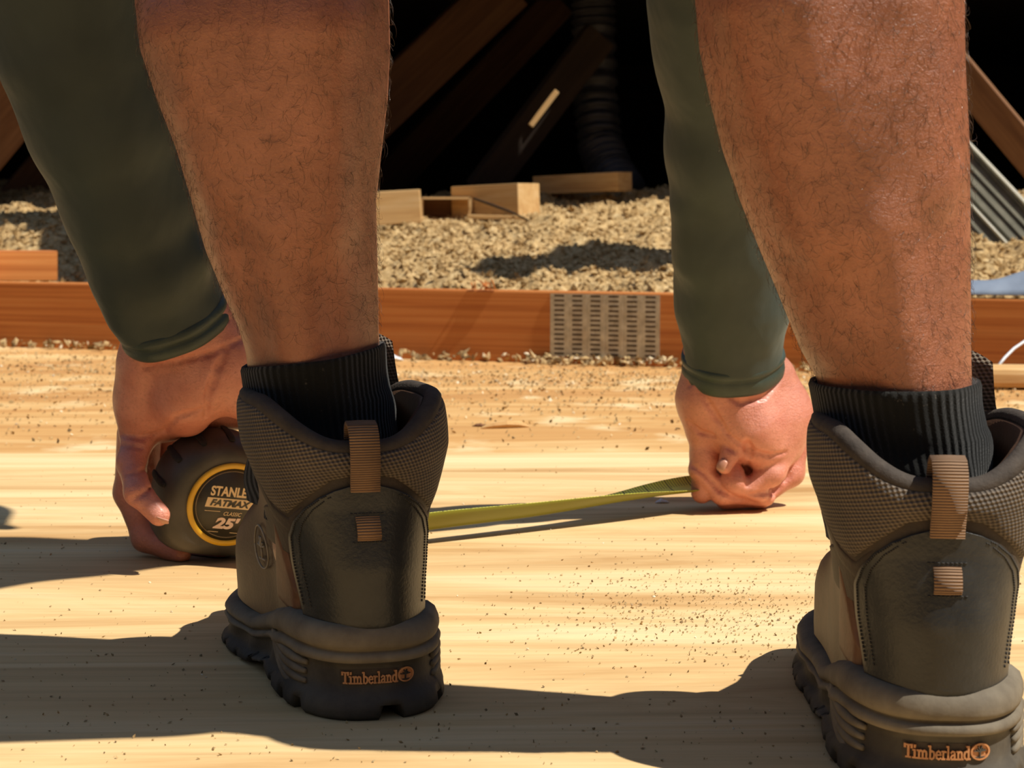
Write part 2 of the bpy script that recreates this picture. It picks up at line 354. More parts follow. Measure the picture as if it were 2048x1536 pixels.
def insul_pt(X, T):
    Y = BL.y+0.05+(X-BL.x)*math.tan(byaw)+T
    return Y
Z = insul_h(X, T); Y = insul_pt(X, T)
mb = MB()
Vn = np.stack([X, Y, Z], -1).reshape(-1, 3)
ii = np.arange(nx-1)[:, None]*ny+np.arange(ny-1)[None, :]
Fn = np.stack([ii, ii+ny, ii+ny+1, ii+1], -1).reshape(-1, 4)
# fluff: small crumbs over the surface
def crumbs(px, py, pz, s0, s1, flat=0.6, seed=5):
    r = np.random.default_rng(seed); n = len(px)
    base = np.array([(1, 0, 0), (-1, 0, 0), (0, 1, 0), (0, -1, 0), (0, 0, 1), (0, 0, -1)], float)
    fc = np.array([(0, 2, 4), (2, 1, 4), (1, 3, 4), (3, 0, 4), (2, 0, 5), (1, 2, 5), (3, 1, 5), (0, 3, 5)])
    S = r.uniform(s0, s1, (n, 1, 1))*np.stack([r.uniform(0.5, 1.6, n), r.uniform(0.5, 1.2, n), r.uniform(0.3, 0.9, n)*flat], -1)[:, None, :]
    B = base[None]*S*r.uniform(0.75, 1.25, (n, 6, 1))
    q = r.normal(size=(n, 4)); q[:, 1:3] *= 0.5; q /= np.linalg.norm(q, axis=1, keepdims=True); w_, x_, y_, z_ = q.T
    Rm = np.stack([1-2*(y_*y_+z_*z_), 2*(x_*y_-z_*w_), 2*(x_*z_+y_*w_), 2*(x_*y_+z_*w_), 1-2*(x_*x_+z_*z_), 2*(y_*z_-x_*w_), 2*(x_*z_-y_*w_), 2*(y_*z_+x_*w_), 1-2*(x_*x_+y_*y_)], -1).reshape(n, 3, 3)
    V = np.einsum('nij,nkj->nki', Rm, B)+np.stack([px, py, pz], -1)[:, None, :]
    Fc = fc[None]+(np.arange(n)*6)[:, None, None]
    return V.reshape(-1, 3), Fc.reshape(-1, 3)
n = 46000
cx = rng.uniform(-1.6, 1.7, n); ct = rng.random(n)**1.5*2.4
cy = insul_pt(cx, ct); cz = insul_h(cx, ct)+0.003
Vc, Fc = crumbs(cx, cy, cz, 0.0022, 0.0095, 0.95)
faces = Fn.tolist()+(Fc+len(Vn)).tolist()
o = build('loose_insulation', (np.concatenate([Vn, Vc]), faces), M['insul'], smooth=False)
tag(o, 'fluffy tan loose fill insulation heaped behind the long timber chord', 'insulation', kind='stuff')

# ------------------------------------------------------------------ debris on the decking
def debris(name, pts, s0, s1, label, seed, flat=0.35):
    p = np.array(pts); r = np.random.default_rng(seed)
    V, Fq = crumbs(p[:, 0], p[:, 1], p[:, 2], s0, s1, flat, seed)
    V[:, 2] = np.maximum(V[:, 2], -0.004)
    tone = np.repeat(np.clip(r.beta(1.2, 1.6, len(p)), 0, 1), 6)
    o = build(name, (V, Fq), M['debris'], smooth=False, attrs={'tone': tone})
    return tag(o, label, 'debris', kind='stuff')
pts = []
for k in range(1500):
    px, py = random.uniform(0, 2048), random.uniform(930, 1530); g = G(px, py); pts.append((g.x, g.y, 0.0006))
for k in range(1500):
    px, py = random.gauss(1430, 190), random.gauss(1220, 48); g = G(px, py); pts.append((g.x, g.y, 0.0006))
debris('sawdust', pts, 0.0003, 0.0011, 'fine scattered sawdust crumbs on the pale plywood around the boots', 21, 0.5)
pts = []
for k in range(7500):
    px = random.uniform(-60, 2110); py = 700+abs(random.gauss(0, 75)); 
    if py > 900: continue
    if py < 690+48*px/1600+8: py += 40
    g = G(px, py); pts.append((g.x, g.y, -0.001))
debris('wood_debris', pts, 0.0008, 0.0029, 'crumbled bark and insulation debris strewn over the orange plywood', 22)
pts = []
for k in range(2200):
    s = random.uniform(-0.2, 2.6)
    if random.random() > float(vnoise(np.array([s*5.0]), np.array([0.3]), 8)[0])**1.6*1.3: continue
    q = BL+bdir*s-bn*abs(random.gauss(0.0, 0.022)); pts.append((q.x, q.y, random.uniform(0, 0.012)))
debris('swept_crumbs', pts, 0.003, 0.0085, 'ridge of swept crumbs along the foot of the timber chord', 23, 0.7)

# single scraps
def blob_chip(name, px, py, d, L, W, H_, yaw_, mat, label, cat, seed, z0=-0.003):
    r = random.Random(seed); g = G(px, py, z0); mb = MB(); n_ = 9; arr = []
    for i in range(n_):
        t = i/(n_-1); sw = (math.sin(math.pi*min(1, t*1.02+0.02))**0.5)*(0.75+0.35*r.random()); row = []
        for j in range(8):
            an = 2*math.pi*j/8; row.append(g+rotz(yaw_)@Vector(((t-0.5)*L, math.cos(an)*W/2*sw, H_*0.5*sw*(math.sin(an)+1)*(0.8+0.3*r.random()))))
        arr.append(row+[row[0]])
    mb.grid(arr); mb.add([arr[0][j] for j in range(8)], [tuple(range(8))]); mb.add([arr[-1][j] for j in range(8)], [tuple(range(7, -1, -1))])
    o = build(name, mb, mat, smooth=False, origin=g); return tag(o, label, cat)
blob_chip('wood_splinter', 1012, 856, 0, 0.062, 0.011, 0.010, 0.28, M['pine'], 'orange wood splinter lying on the plywood between the legs', 'splinter', 3)
blob_chip('bark_sliver', 962, 853, 0, 0.022, 0.008, 0.004, -0.1, M['old_wood'], 'thin dark sliver touching the left end of the wood splinter', 'splinter', 4)
blob_chip('plastic_chip', 1325, 1006, 0, 0.013, 0.007, 0.004, 0.1, M['white_plastic'], 'small clear white chip beside the tape blade near the fist', 'chip', 5, 0)
blob_chip('metal_scrap', 938, 708, 0, 0.075, 0.02, 0.011, -0.1, M['grey_chip'], 'flat grey scrap against the foot of the timber chord', 'scrap', 6)
blob_chip('insulation_tuft', 782, 722, 0, 0.045, 0.03, 0.012, 0.3, M['white_plastic'], 'pale tuft of fluff on the plywood by the sock top', 'tuft', 7)
blob_chip('insulation_tuft', 118, 694, 0, 0.08, 0.03, 0.018, 0.2, M['grey_chip'], 'grey tuft of fluff at the left foot of the timber chord', 'tuft', 8)

def on_top(px): q = on_beam(px, 590); return Vector((q.x, q.y, BH))
mb = MB(); q = on_top(962); 
for k in range(9):
    a = q+bdir*random.uniform(-0.02, 0.025)+bn*random.uniform(-0.004, 0.012); e = a+Vector((random.uniform(-.02, .02), random.uniform(-.008, .008), random.uniform(0.006, 0.020)))
    mb.tube([a+Vector((0, 0, -0.001)), a.lerp(e, 0.5)+Vector((0, 0, 0.004)), e], [0.0035, 0.0030, 0.001], 5, flat=0.4)
tag(build('wood_shavings', mb, M['fir'], smooth=False, origin=q), 'small tuft of orange wood shavings on top of the timber chord', 'shavings')
# ------------------------------------------------------------------ lumber in the insulation
GROUPS = {'truss_web': 'truss webs in the dark attic', 'shade_board': 'boards added out of view to shade the insulation', 'lumber_offcut': 'timber offcuts in the insulation'}
def lumber(name, pa, pb_, w_, h_, mat, label, zhint=(0, 0, 1), cat='lumber', bev=0.002):
    pa, pb_ = Vector(pa), Vector(pb_); R = frame_rot(pb_-pa, zhint); mb = MB(); L = (pb_-pa).length
    mb.box((0, 0, 0), (L, w_, h_), None, 0, bev)
    o = build(name, mb, mat, smooth=False); o.location = (pa+pb_)/2; o.rotation_euler = R.to_euler(); return tag(o, label, cat, GROUPS.get(name))
lumber('lumber_offcut', P(-170, 531, 3.55), P(108, 531, 3.70), 0.040, 0.058, M['fir'], 'reddish timber block lying on the timber chord at far left', (0, 0, 1))
lumber('lumber_offcut', P(925, 408, 5.0), P(1058, 402, 4.86), 0.09, 0.090, M['pine'], 'sunlit pine block with a knot beside the open box in the insulation')
lumber('lumber_offcut', P(735, 418, 4.85), P(842, 412, 4.85), 0.05, 0.085, M['pine'], 'sunlit pine block half buried left of the open box')
lumber('lumber_offcut', P(1080, 371, 5.42), P(1250, 363, 5.20), 0.06, 0.052, M['pine'], 'short pine joist end lit only at its right tip')
lumber('wood_strip', P(935, 433, 4.75), P(1052, 436, 4.72), 0.012, 0.010, M['pine'], 'thin pale lath lying below the knotted pine block', cat='strip')
mb = MB(); mb.tube([P(948, 397, 4.9), P(985, 410, 4.82), P(1020, 423, 4.74), P(1056, 440, 4.66)], [0.003, 0.0035, 0.003, 0.002], 6)
tag(build('twig', mb, M['dark_wood'], origin=P(1056, 440, 4.66)), 'thin dark twig slanting across the knotted pine block', 'twig')
# open metal box between the blocks
mb = MB(); c = P(893, 424, 4.95); wb, hb, db = 0.125, 0.072, 0.08
for (q, s_) in (((0, 0, -hb/2), (wb, db, 0.004)), ((0, 0, hb/2), (wb, db, 0.006)), ((-wb/2, 0, 0), (0.005, db, hb)), ((wb/2, 0, 0), (0.008, db, hb))):
    mb.box(c+Vector(q), s_)
mb.box(c+Vector((0, db/2, 0)), (wb, 0.004, hb), None, 1)
tag(build('junction_box', mb, [M['pine'], M['old_wood']], smooth=False, origin=c), 'open brown box with a pale rim sunk between the pine blocks', 'box')
lumber('plank_offcut', G(1920, 770, 0)+Vector((0, 0, 0.014)), G(2160, 772, 0)+Vector((0, 0, 0.014)), 0.09, 0.028, M['pine'], 'pale plank lying on the plywood beside the right leg', bev=0.008)
# crumpled plastic sheet on the chord at right
mb = MB(); arr = []; 
for i in range(26):
    row = []
    for j in range(14):
        u, v_ = i/25, j/13; base = on_beam(1900+250*u, 590)+bn*(0.004+0.16*v_)
        z = BH+0.004+0.045*math.sin(math.pi*min(1, v_*1.25))*(0.35+0.65*u)+0.010*math.sin(9*u+5*v_)*v_
        row.append(Vector((base.x, base.y, z)))
    arr.append(row)
mb.grid(arr); o = build('plastic_sheet', mb, M['shade_blue_plastic'], origin=arr[0][0])
sm = o.modifiers.new('thick', 'SOLIDIFY'); sm.thickness = 0.0015
tag(o, 'crumpled white plastic sheet coloured shade blue lying on the timber chord at right', 'plastic sheet')
mb = MB(); mb.tube([P(1998, 730, 2.83), P(2010, 715, 2.85), P(2028, 697, 2.87), P(2052, 681, 2.89), P(2090, 672, 2.92), P(2140, 690, 2.9)], 0.0022, 8)
tag(build('white_wire', mb, M['white_plastic'], origin=P(1998, 730, 2.83)), 'stiff white wire curving up from the plank at right', 'wire')
# ribbed metal panel leaning at right
mb = MB(); ta, tb = P(1830, 178, 4.35), P(2230, 600, 4.05); ax = (tb-ta).normalized(); L = (tb-ta).length
nrm = Vector((0.10, -1, 0.15)); nrm = (nrm-ax*nrm.dot(ax)).normalized(); dn = ax.cross(nrm); dn = dn if dn.z < 0 else -dn
R = Matrix((ax, dn, nrm)).transposed()
mid_ = (ta+tb)/2
mb.box(mid_+dn*0.13, (L, 0.25, 0.012), R, 0)
for k in range(11): mb.box(mid_+dn*(0.012+0.022*k)+nrm*0.008, (L, 0.008, 0.006), R, 0)
mb.box(mid_+dn*0.004+nrm*0.012, (L, 0.006, 0.022), R, 1); mb.box(mid_+dn*0.098+nrm*0.012, (L, 0.004, 0.018), R, 1)
tag(build('ribbed_panel', mb, [M['alu'], M['bright_edge']], smooth=False, origin=mid_), 'ribbed grey metal panel with bright edges leaning behind the right leg', 'metal panel')

# ------------------------------------------------------------------ attic shell: roof, walls, truss webs, duct
def shell(name, c, s_, mat=None, rot=None):
    mb = MB(); mb.box(c, s_, rot); return structure(build(name, mb, mat or M['dark_wood'], smooth=False))
ROOF_Z, ROOF_Y = 0.94, 5.02
def to_roof(p): return p+TOSUN*((ROOF_Z-p.z)/TOSUN.z)
hole = [to_roof(P(px, py, 5.465)) for px, py in ((1054, 252), (1070, 256), (1128, 174), (1112, 166))]   # unseen slot added to the roof to let a sliver of sun in
ctr = sum(hole, Vector())/4; hole.sort(key=lambda q: math.atan2(q.y-ctr.y, q.x-ctr.x))
rect = [Vector((-5, ROOF_Y, ROOF_Z)), Vector((5, ROOF_Y, ROOF_Z)), Vector((5, 9.7, ROOF_Z)), Vector((-5, 9.7, ROOF_Z))]
mb = MB(); mb.add(rect+hole, [(0, 1, 5, 4), (1, 2, 6, 5), (2, 3, 7, 6), (3, 0, 4, 7)])
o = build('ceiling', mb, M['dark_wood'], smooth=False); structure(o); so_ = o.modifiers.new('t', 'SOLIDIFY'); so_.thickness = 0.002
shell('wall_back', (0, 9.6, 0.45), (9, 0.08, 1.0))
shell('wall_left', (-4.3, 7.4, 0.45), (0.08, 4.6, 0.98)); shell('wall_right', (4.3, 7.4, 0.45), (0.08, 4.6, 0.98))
def web(pa, pb_, w_, label, mat='old_wood'): return lumber('truss_web', pa, pb_, 0.038, w_, M[mat], label, (0, -0.2, 1), 'truss web')
web(P(1020, -30, 5.6), P(640, 330, 5.6), 0.15, 'brown slanting truss web just right of the left calf', 'shaded_wood')
web(P(1120, 0, 6.4), P(760, 380, 6.4), 0.12, 'dim truss web further back left of the flexible duct', 'shaded_wood')
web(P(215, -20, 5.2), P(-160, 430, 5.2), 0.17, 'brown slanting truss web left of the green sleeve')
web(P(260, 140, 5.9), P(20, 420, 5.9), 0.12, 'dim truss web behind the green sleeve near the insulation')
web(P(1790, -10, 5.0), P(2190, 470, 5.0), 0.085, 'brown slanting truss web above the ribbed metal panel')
web(P(1200, 69, 5.5), P(960, 386, 5.5), 0.10, 'truss web coloured near black for shade, just left of the flexible duct', 'dark_wood')  # web coloured near black so it sinks into the attic shade
lumber('sun_streak_strip', P(1061, 252, 5.472), P(1114, 182, 5.472), 0.010, 0.016, M['pine'], 'thin pale strip standing in for the streak of sun left of the flexible duct', cat='lath')  # pale strip added so the streak of sun on the web reads bright
# flexible duct
mb = MB(); path = []; radii = []
cps = [P(1185, -8, 5.75), P(1188, 60, 5.75), P(1192, 200, 5.72), P(1200, 290, 5.68), P(1222, 345, 5.62), P(1248, 385, 5.55)]
for i in range(len(cps)-1):
    for k in range(36):
        t = k/36; path.append(cps[i].lerp(cps[i+1], t)); radii.append(0.064+0.006*math.cos(2*math.pi*(i*36+k)/9))
mb.tube(path, radii, 24)
tag(build('flexible_duct', mb, M['duct'], origin=cps[-1]), 'dark ribbed flexible duct hanging in the attic behind the legs', 'duct')

# unseen boards added overhead to throw shadows on the insulation
def insul_hit(px, py):
    r = ray(px, py); d = np.linspace(3.1, 6.4, 700); x, y, z = r.x*d, r.y*d, CAMZ+r.z*d; T_ = y-(BL.y+0.05+(x-BL.x)*math.tan(byaw))
    k = int(np.argmax((insul_h(x, np.maximum(T_, 0)) > z) & (T_ > 0))); return Vector((x[k], y[k], z[k]))
def over(px, py, z0, zc): q = insul_hit(px, py); return q+TOSUN*((zc-q.z)/TOSUN.z)
lumber('shade_board', over(1105, 512, 0.13, 1.25), over(1640, 512, 0.14, 1.25), 0.68, 0.03, M['pine'], 'added board overhead right, out of view, shading the insulation behind the green right sleeve', cat='board')
lumber('shade_board', over(960, 552, 0.10, 1.20), over(1110, 500, 0.13, 1.20), 0.14, 0.03, M['pine'], 'short added board overhead, out of view, joined to the board shading the insulation', cat='board')
lumber('shade_board', over(-120, 440, 0.17, 1.25), over(96, 432, 0.19, 1.25), 0.26, 0.03, M['pine'], 'added board overhead left, out of view, shading the insulation beside the left sleeve', cat='board')
lumber('shade_board', over(90, 425, 0.19, 1.22), over(185, 560, 0.10, 1.22), 0.14, 0.03, M['pine'], 'short added board overhead at far left, shading the insulation', cat='board')

# ------------------------------------------------------------------ signed-distance modelling
class Field:
    def __init__(s, lo, hi, h):
        s.lo = np.array(lo, float); s.h = h; s.n = np.ceil((np.array(hi)-s.lo)/h).astype(int)+1
        s.f = np.full(s.n, 1.0, np.float32)
    def box(s, lo, hi):
        a = np.clip(np.floor((np.array(lo)-s.lo)/s.h).astype(int), 0, s.n-1); b = np.clip(np.ceil((np.array(hi)-s.lo)/s.h).astype(int)+1, 1, s.n)
        if (b <= a).any(): return None
        ax = [(s.lo[i]+s.h*np.arange(a[i], b[i])).astype(np.float32) for i in range(3)]
        return tuple(slice(a[i], b[i]) for i in range(3)), np.meshgrid(*ax, indexing='ij')
    def merge(s, prims, k_in, k_out, sub=False):
        """prims: callables with .lo .hi; joined among themselves with k_in, to the field with k_out"""
        lo = np.min([p.lo for p in prims], 0)-0.02-k_out; hi = np.max([p.hi for p in prims], 0)+0.02+k_out
        r = s.box(lo, hi)
        if r is None: return
        sl, (x, y, z) = r; g = None
        for p in prims:
            d = p(x, y, z).astype(np.float32); g = d if g is None else smin(g, d, k_in)
        if sub: s.f[sl] = -smin(-s.f[sl], g, k_out)
        else: s.f[sl] = smin(s.f[sl], g, k_out)
    def mesh(s, smooth=3):
        f = s.f; neg = f < 0
        c = [neg[i:i+s.n[0]-1, j:j+s.n[1]-1, k:k+s.n[2]-1] for i in (0, 1) for j in (0, 1) for k in (0, 1)]
        anyc = c[0].copy(); allc = c[0].copy()
        for q in c[1:]: anyc |= q; allc &= q
        act = anyc & ~allc; ijk = np.argwhere(act); del anyc, allc
        idx = np.full(act.shape, -1, np.int32); idx[act] = np.arange(len(ijk))
        acc = np.zeros((len(ijk), 3)); cnt = np.zeros(len(ijk))
        corners = [(i, j, k) for i in (0, 1) for j in (0, 1) for k in (0, 1)]
        val = {q: f[ijk[:, 0]+q[0], ijk[:, 1]+q[1], ijk[:, 2]+q[2]] for q in corners}
        for q in corners:
            for ax in range(3):
                if q[ax]: continue
                r = list(q); r[ax] = 1; r = tuple(r); a, b = val[q], val[r]; m_ = (a < 0) != (b < 0)
                t = np.where(m_, a/np.where(m_, a-b, 1), 0); p = np.tile(np.array(q, float), (len(ijk), 1)); p[:, ax] = t
                acc[m_] += p[m_]; cnt[m_] += 1
        V = s.lo+(ijk+acc/cnt[:, None])*s.h
        faces = []
        for ax in range(3):
            u, w_ = (ax+1) % 3, (ax+2) % 3
            sl0 = [slice(1, s.n[i]-1) for i in range(3)]; sl1 = list(sl0); sl0[ax] = slice(0, s.n[ax]-1); sl1[ax] = slice(1, s.n[ax])
            a, b = neg[tuple(sl0)], neg[tuple(sl1)]; e = np.argwhere(a != b); inside = a[tuple(e.T)]
            e = e+np.array([0 if i == ax else 1 for i in range(3)])
            def g(du, dw):
                q = e.copy(); q[:, u] -= du; q[:, w_] -= dw; return idx[tuple(q.T)]
            Q = np.stack([g(1, 1), g(0, 1), g(0, 0), g(1, 0)], 1); Q[~inside] = Q[~inside][:, ::-1]; faces.append(Q)
        Fq = np.concatenate(faces)
        for it in range(smooth):
            for lam in (0.5, -0.52) if smooth > 1 else (0.4,):
                S = np.zeros_like(V); C_ = np.zeros(len(V))
                for a in range(4):
                    i, j = Fq[:, a], Fq[:, (a+1) % 4]
                    for ax in range(3):
                        S[:, ax] += np.bincount(i, V[j, ax], len(V))+np.bincount(j, V[i, ax], len(V))
                    C_ += np.bincount(i, minlength=len(V))+np.bincount(j, minlength=len(V))
                V = V+lam*(S/np.maximum(C_, 1)[:, None]-V)
        return V, Fq
def smin(a, b, k):
    if k <= 0: return np.minimum(a, b)
    h = np.maximum(k-np.abs(a-b), 0)/k
    return np.minimum(a, b)-h*h*k*0.25
class Cap:                                             # tapered capsule, optionally squashed along an axis
    def __init__(s, a, b, r1, r2, sq=None):
        s.a, s.b, s.r1, s.r2, s.sq = np.array(a, float), np.array(b, float), r1, r2, sq
        R = max(r1, r2)*(1.0 if not sq else max(1, sq[1]))
        s.lo = np.minimum(s.a, s.b)-R; s.hi = np.maximum(s.a, s.b)+R
    def __call__(s, x, y, z):
        d = s.b-s.a; L2 = max(d@d, 1e-12); px, py, pz = x-s.a[0], y-s.a[1], z-s.a[2]
        t = np.clip((px*d[0]+py*d[1]+pz*d[2])/L2, 0, 1); qx, qy, qz = px-t*d[0], py-t*d[1], pz-t*d[2]
        r = s.r1+(s.r2-s.r1)*t
        if s.sq:                                       # (axis vector, factor): radius is multiplied by factor along that axis
            ax, fct = s.sq; c = qx*ax[0]+qy*ax[1]+qz*ax[2]; l2 = qx*qx+qy*qy+qz*qz
            return (np.sqrt(np.maximum(l2-c*c, 0)+(c/fct)**2)-r)*min(1.0, fct)
        return np.sqrt(qx*qx+qy*qy+qz*qz)-r
class Limb:                                            # stack of elliptic sections along z
    def __init__(s, rows, grow=0.0):
        rows = sorted(rows); s.z = np.array([r[0] for r in rows]); s.c = np.array([r[1:] for r in rows]); s.c[:, 2:] += grow
        m_ = s.c[:, 2:].max()*1.3
        s.lo = np.array([s.c[:, 0].min()-m_, s.c[:, 1].min()-m_, s.z[0]]); s.hi = np.array([s.c[:, 0].max()+m_, s.c[:, 1].max()+m_, s.z[-1]])
    def at(s, z): return [np.interp(z, s.z, s.c[:, i]) for i in range(5)]
    def __call__(s, x, y, z):
        zz = z[0, 0, :]; cx, cy, rx, rf, rb = [a.astype(np.float32)[None, None, :] for a in s.at(zz)]
        dy = y-cy; ry = np.where(dy > 0, rf, rb)
        d = (np.sqrt(((x-cx)/rx)**2+(dy/ry)**2)-1)*np.minimum(rx, ry)
        e = np.maximum(s.z[0]-z, z-s.z[-1]); return np.maximum(d, e)
def chain(pts, k=None):
    return [Cap(pts[i][0], pts[i+1][0], pts[i][1], pts[i+1][1]) for i in range(len(pts)-1)]
def pix(lst):                                          # (px, py, depth, radius px) -> (point, radius m)
    return [(P(a, b, d), r*d/F) for a, b, d, r in lst]

# ------------------------------------------------------------------ the person
ROOT = empty('person', (0.05, 0.98, 0.0))
tag(ROOT, 'person bent over in brown work boots, black socks and green sleeves, measuring plywood', 'person')
def leg_rows(sil, yc):
    rows = []
    for y, xl, xr in sil:
        Yc = yc(0.25)
        for _ in range(3): p = PY((xl+xr)/2, y, Yc); Yc = yc(p.z)
        t = p.y/ray((xl+xr)/2, y).y; hw = (xr-xl)/2*t/F
        rows.append((p.z, p.x, p.y, hw))
    return rows
SIL_L = [(-230, 300, 745), (-60, 274, 770), (0, 273, 778), (100, 284, 780), (200, 318, 775), (300, 357, 763), (400, 386, 752), (500, 414, 754), (600, 455, 756), (650, 478, 757), (700, 493, 758), (740, 498, 760), (800, 505, 770), (870, 515, 782)]
SIL_R = [(-230, 1405, 1870), (-60, 1392, 1908), (0, 1391, 1913), (100, 1400, 1919), (200, 1421, 1926), (300, 1446, 1931), (400, 1481, 1932), (500, 1521, 1934), (600, 1563, 1935), (700, 1603, 1936), (760, 1637, 1937), (800, 1643, 1940), (860, 1652, 1952), (930, 1668, 1966)]
ycL = lambda z: float(np.interp(z, [0.1, 0.2, 0.4, 0.5], [1.068, 1.056, 1.018, 0.995]))
ycR = lambda z: float(np.interp(z, [0.1, 0.2, 0.4, 0.5], [0.930, 0.920, 0.900, 0.890]))
def full_leg(sil, yc, ankle_x, kneez):
    rows = []
    for z, x, y, hw in leg_rows(sil, yc):
        rf = np.interp(z, [0.12, 0.2, 0.3, 0.4, 0.5], [0.047, 0.046, 0.055, 0.060, 0.062])
        rb = np.interp(z, [0.12, 0.17, 0.22, 0.27, 0.31, 0.36, 0.42, 0.5], [0.046, 0.044, 0.051, 0.063, 0.069, 0.067, 0.059, 0.054])
        rows.append((z, x, y, hw, rf, rb))
    return rows
RL, RR = full_leg(SIL_L, ycL, 0, 0), full_leg(SIL_R, ycR, 0, 0)
def top_of(rows): return max(rows)
tl, tr = top_of(RL), top_of(RR)
# knees and hips
KL, KR = Vector((tl[1]-0.004, tl[2]+0.005, tl[0]+0.06)), Vector((tr[1]-0.008, tr[2]+0.005, tr[0]+0.065))
HL, HR = Vector((-0.125, 0.88, 0.86)), Vector((0.065, 0.80, 0.86))
PEL = (HL+HR)/2+Vector((0, 0.02, 0.05))
SHL, SHR = Vector((-0.285, 1.11, 0.745)), Vector((0.12, 1.23, 0.755))
CHEST = (SHL+SHR)/2+Vector((0.01, -0.03, 0.06))
SLV_L = pix([(95, -210, 1.215, 156), (126, -51, 1.245, 154), (156, 101, 1.268, 149), (201, 245, 1.29, 138), (257, 399, 1.32, 123), (298, 525, 1.347, 106), (330, 605, 1.368, 98), (345, 637, 1.37, 103)])
SLV_R = pix([(1430, -160, 1.42, 138), (1436, 0, 1.465, 130), (1441, 100, 1.49, 123), (1450, 300, 1.54, 110), (1460, 500, 1.59, 100), (1465, 600, 1.615, 97), (1463, 690, 1.638, 92), (1464, 716, 1.642, 94)])
body = Field((-0.47, 0.72, -0.004), (0.31, 1.80, 1.06), 0.0023)
for rows in (RL, RR): body.merge([Limb(rows)], 0, 0.0)
# calf muscle: gastrocnemius split and Achilles ridge
for rows, s in ((RL, -1), (RR, 1)):
    L = Limb(rows)
    def at(z, ux, uy):
        cx, cy, rx, rf, rb = L.at(z); return (cx+ux*rx, cy-uy*rb, z)
    body.merge([Cap(at(0.36, 0.38*s, 0.66), at(0.285, 0.36*s, 0.62), 0.028, 0.017), Cap(at(0.36, -0.40*s, 0.70), at(0.265, -0.36*s, 0.64), 0.028, 0.017)], 0.02, 0.02)
    body.merge([Cap(at(0.26, 0.0, 0.84), at(0.14, 0.0, 0.84), 0.010, 0.008)], 0.0, 0.016)
foot_dir = {-1: Vector((-math.sin(math.radians(15)), math.cos(math.radians(15)), 0)), 1: Vector((math.sin(math.radians(4)), math.cos(math.radians(4)), 0))}
for rows, K, H, s in ((RL, KL, HL, -1), (RR, KR, HR, 1)):
    lo = min(rows); ank = Vector((lo[1], lo[2], lo[0]))
    heel = Vector((ank.x, ank.y-0.012, 0.080))
    body.merge([Cap(ank, heel, 0.030, 0.024), Cap(heel, heel+foot_dir[s]*0.12+Vector((0, 0, -0.015)), 0.022, 0.020), Cap(ank, heel+foot_dir[s]*0.12, 0.028, 0.020), Cap(heel+foot_dir[s]*0.12+Vector((0, 0, -0.015)), heel+foot_dir[s]*0.17+Vector((0, 0, -0.028)), 0.020, 0.015)], 0.02, 0.01)
    body.merge([Cap((max(rows)[1], max(rows)[2], max(rows)[0]-0.002), K, 0.0555, 0.058), Cap(K, H, 0.061, 0.085)], 0.05, 0.02)
body.merge([Cap(HL, HR, 0.095, 0.095), Cap(PEL, CHEST, 0.115, 0.12, ((1, 0, 0), 1.25)), Cap(SHL+Vector((0.05, 0, 0.02)), SHR+Vector((-0.05, 0, 0.02)), 0.075, 0.075)], 0.06, 0.05)
NECK = (SHL+SHR)/2+Vector((0.01, 0.09, 0.03)); HEAD = NECK+Vector((0.0, 0.13, -0.035))
body.merge([Cap(CHEST+Vector((0, 0.06, 0)), NECK, 0.06, 0.055), Cap(NECK, HEAD, 0.055, 0.06)], 0.03, 0.03)
body.merge([Cap(HEAD+Vector((0, -0.01, 0.02)), HEAD+Vector((0, 0.05, 0.005)), 0.080, 0.076), Cap(HEAD+Vector((0, 0.0, -0.05)), HEAD+Vector((0, -0.035, -0.075)), 0.055, 0.035)], 0.04, 0.03)
body.merge([Cap(HEAD+Vector((0, 0.045, -0.075)), HEAD+Vector((0, 0.015, -0.095)), 0.010, 0.014)], 0, 0.012)      # nose
for s in (-1, 1): body.merge([Cap(HEAD+Vector((s*0.083, -0.005, 0.015)), HEAD+Vector((s*0.086, -0.015, -0.02)), 0.014, 0.009)], 0, 0.008)
for SH, S in ((SHL, SLV_L), (SHR, SLV_R)):
    body.merge(chain([(SH, 0.052)]+[(p, r-0.006) for p, r in S[:6]]), 0.02, 0.03)
BV, BF = body.mesh(3); del body
def hand_field(S, lo, hi):
    f = Field(lo, hi, 0.0011); f.merge(chain([(p, r-0.0055) for p, r in S[4:]]), 0.02, 0); return f
def crease(path, r_px, k=0.0035, sink=0.55):
    r_px = r_px*1.15
    """shallow skin fold along a line drawn on the near side of the hand"""
    pts = []
    for (x0, y0), (x1, y1) in zip(path[:-1], path[1:]):
        n_ = max(2, int(math.hypot(x1-x0, y1-y0)/7))
        for t in np.linspace(0, 1, n_, endpoint=False): pts.append((x0+(x1-x0)*t, y0+(y1-y0)*t))
    pts.append(path[-1]); out = []
    for x, y in pts:
        r = ray(x, y)
        for d in np.arange(1.22, 1.80, 0.0006):
            q = np.round((np.array(CAM+r*d)-body.lo)/body.h).astype(int)
            if (q < 0).any() or (q >= body.n).any(): continue
            if body.f[tuple(q)] < 0: out.append((CAM+r*(d-0.0002), r_px*d/F)); break
    if len(out) > 1:
        n_ = len(out); c = [Cap(out[i][0], out[i+1][0], out[i][1]*(0.35+0.65*math.sin(math.pi*(i+0.5)/n_)), out[i+1][1]*(0.35+0.65*math.sin(math.pi*min(n_-0.5, i+1.5)/n_))) for i in range(n_-1)]
        body.merge(c, 0.001, k, sub=True)
def add_hand():
    global BV, BF
    v_, f_ = body.mesh(2); BF = np.concatenate([BF, f_+len(BV)]); BV = np.concatenate([BV, v_])
body = hand_field(SLV_L, P(200, 1160, 1.42)-Vector((0, 0.09, 0.015)), P(640, 360, 1.42)+Vector((0, 0.16, 0.0)))
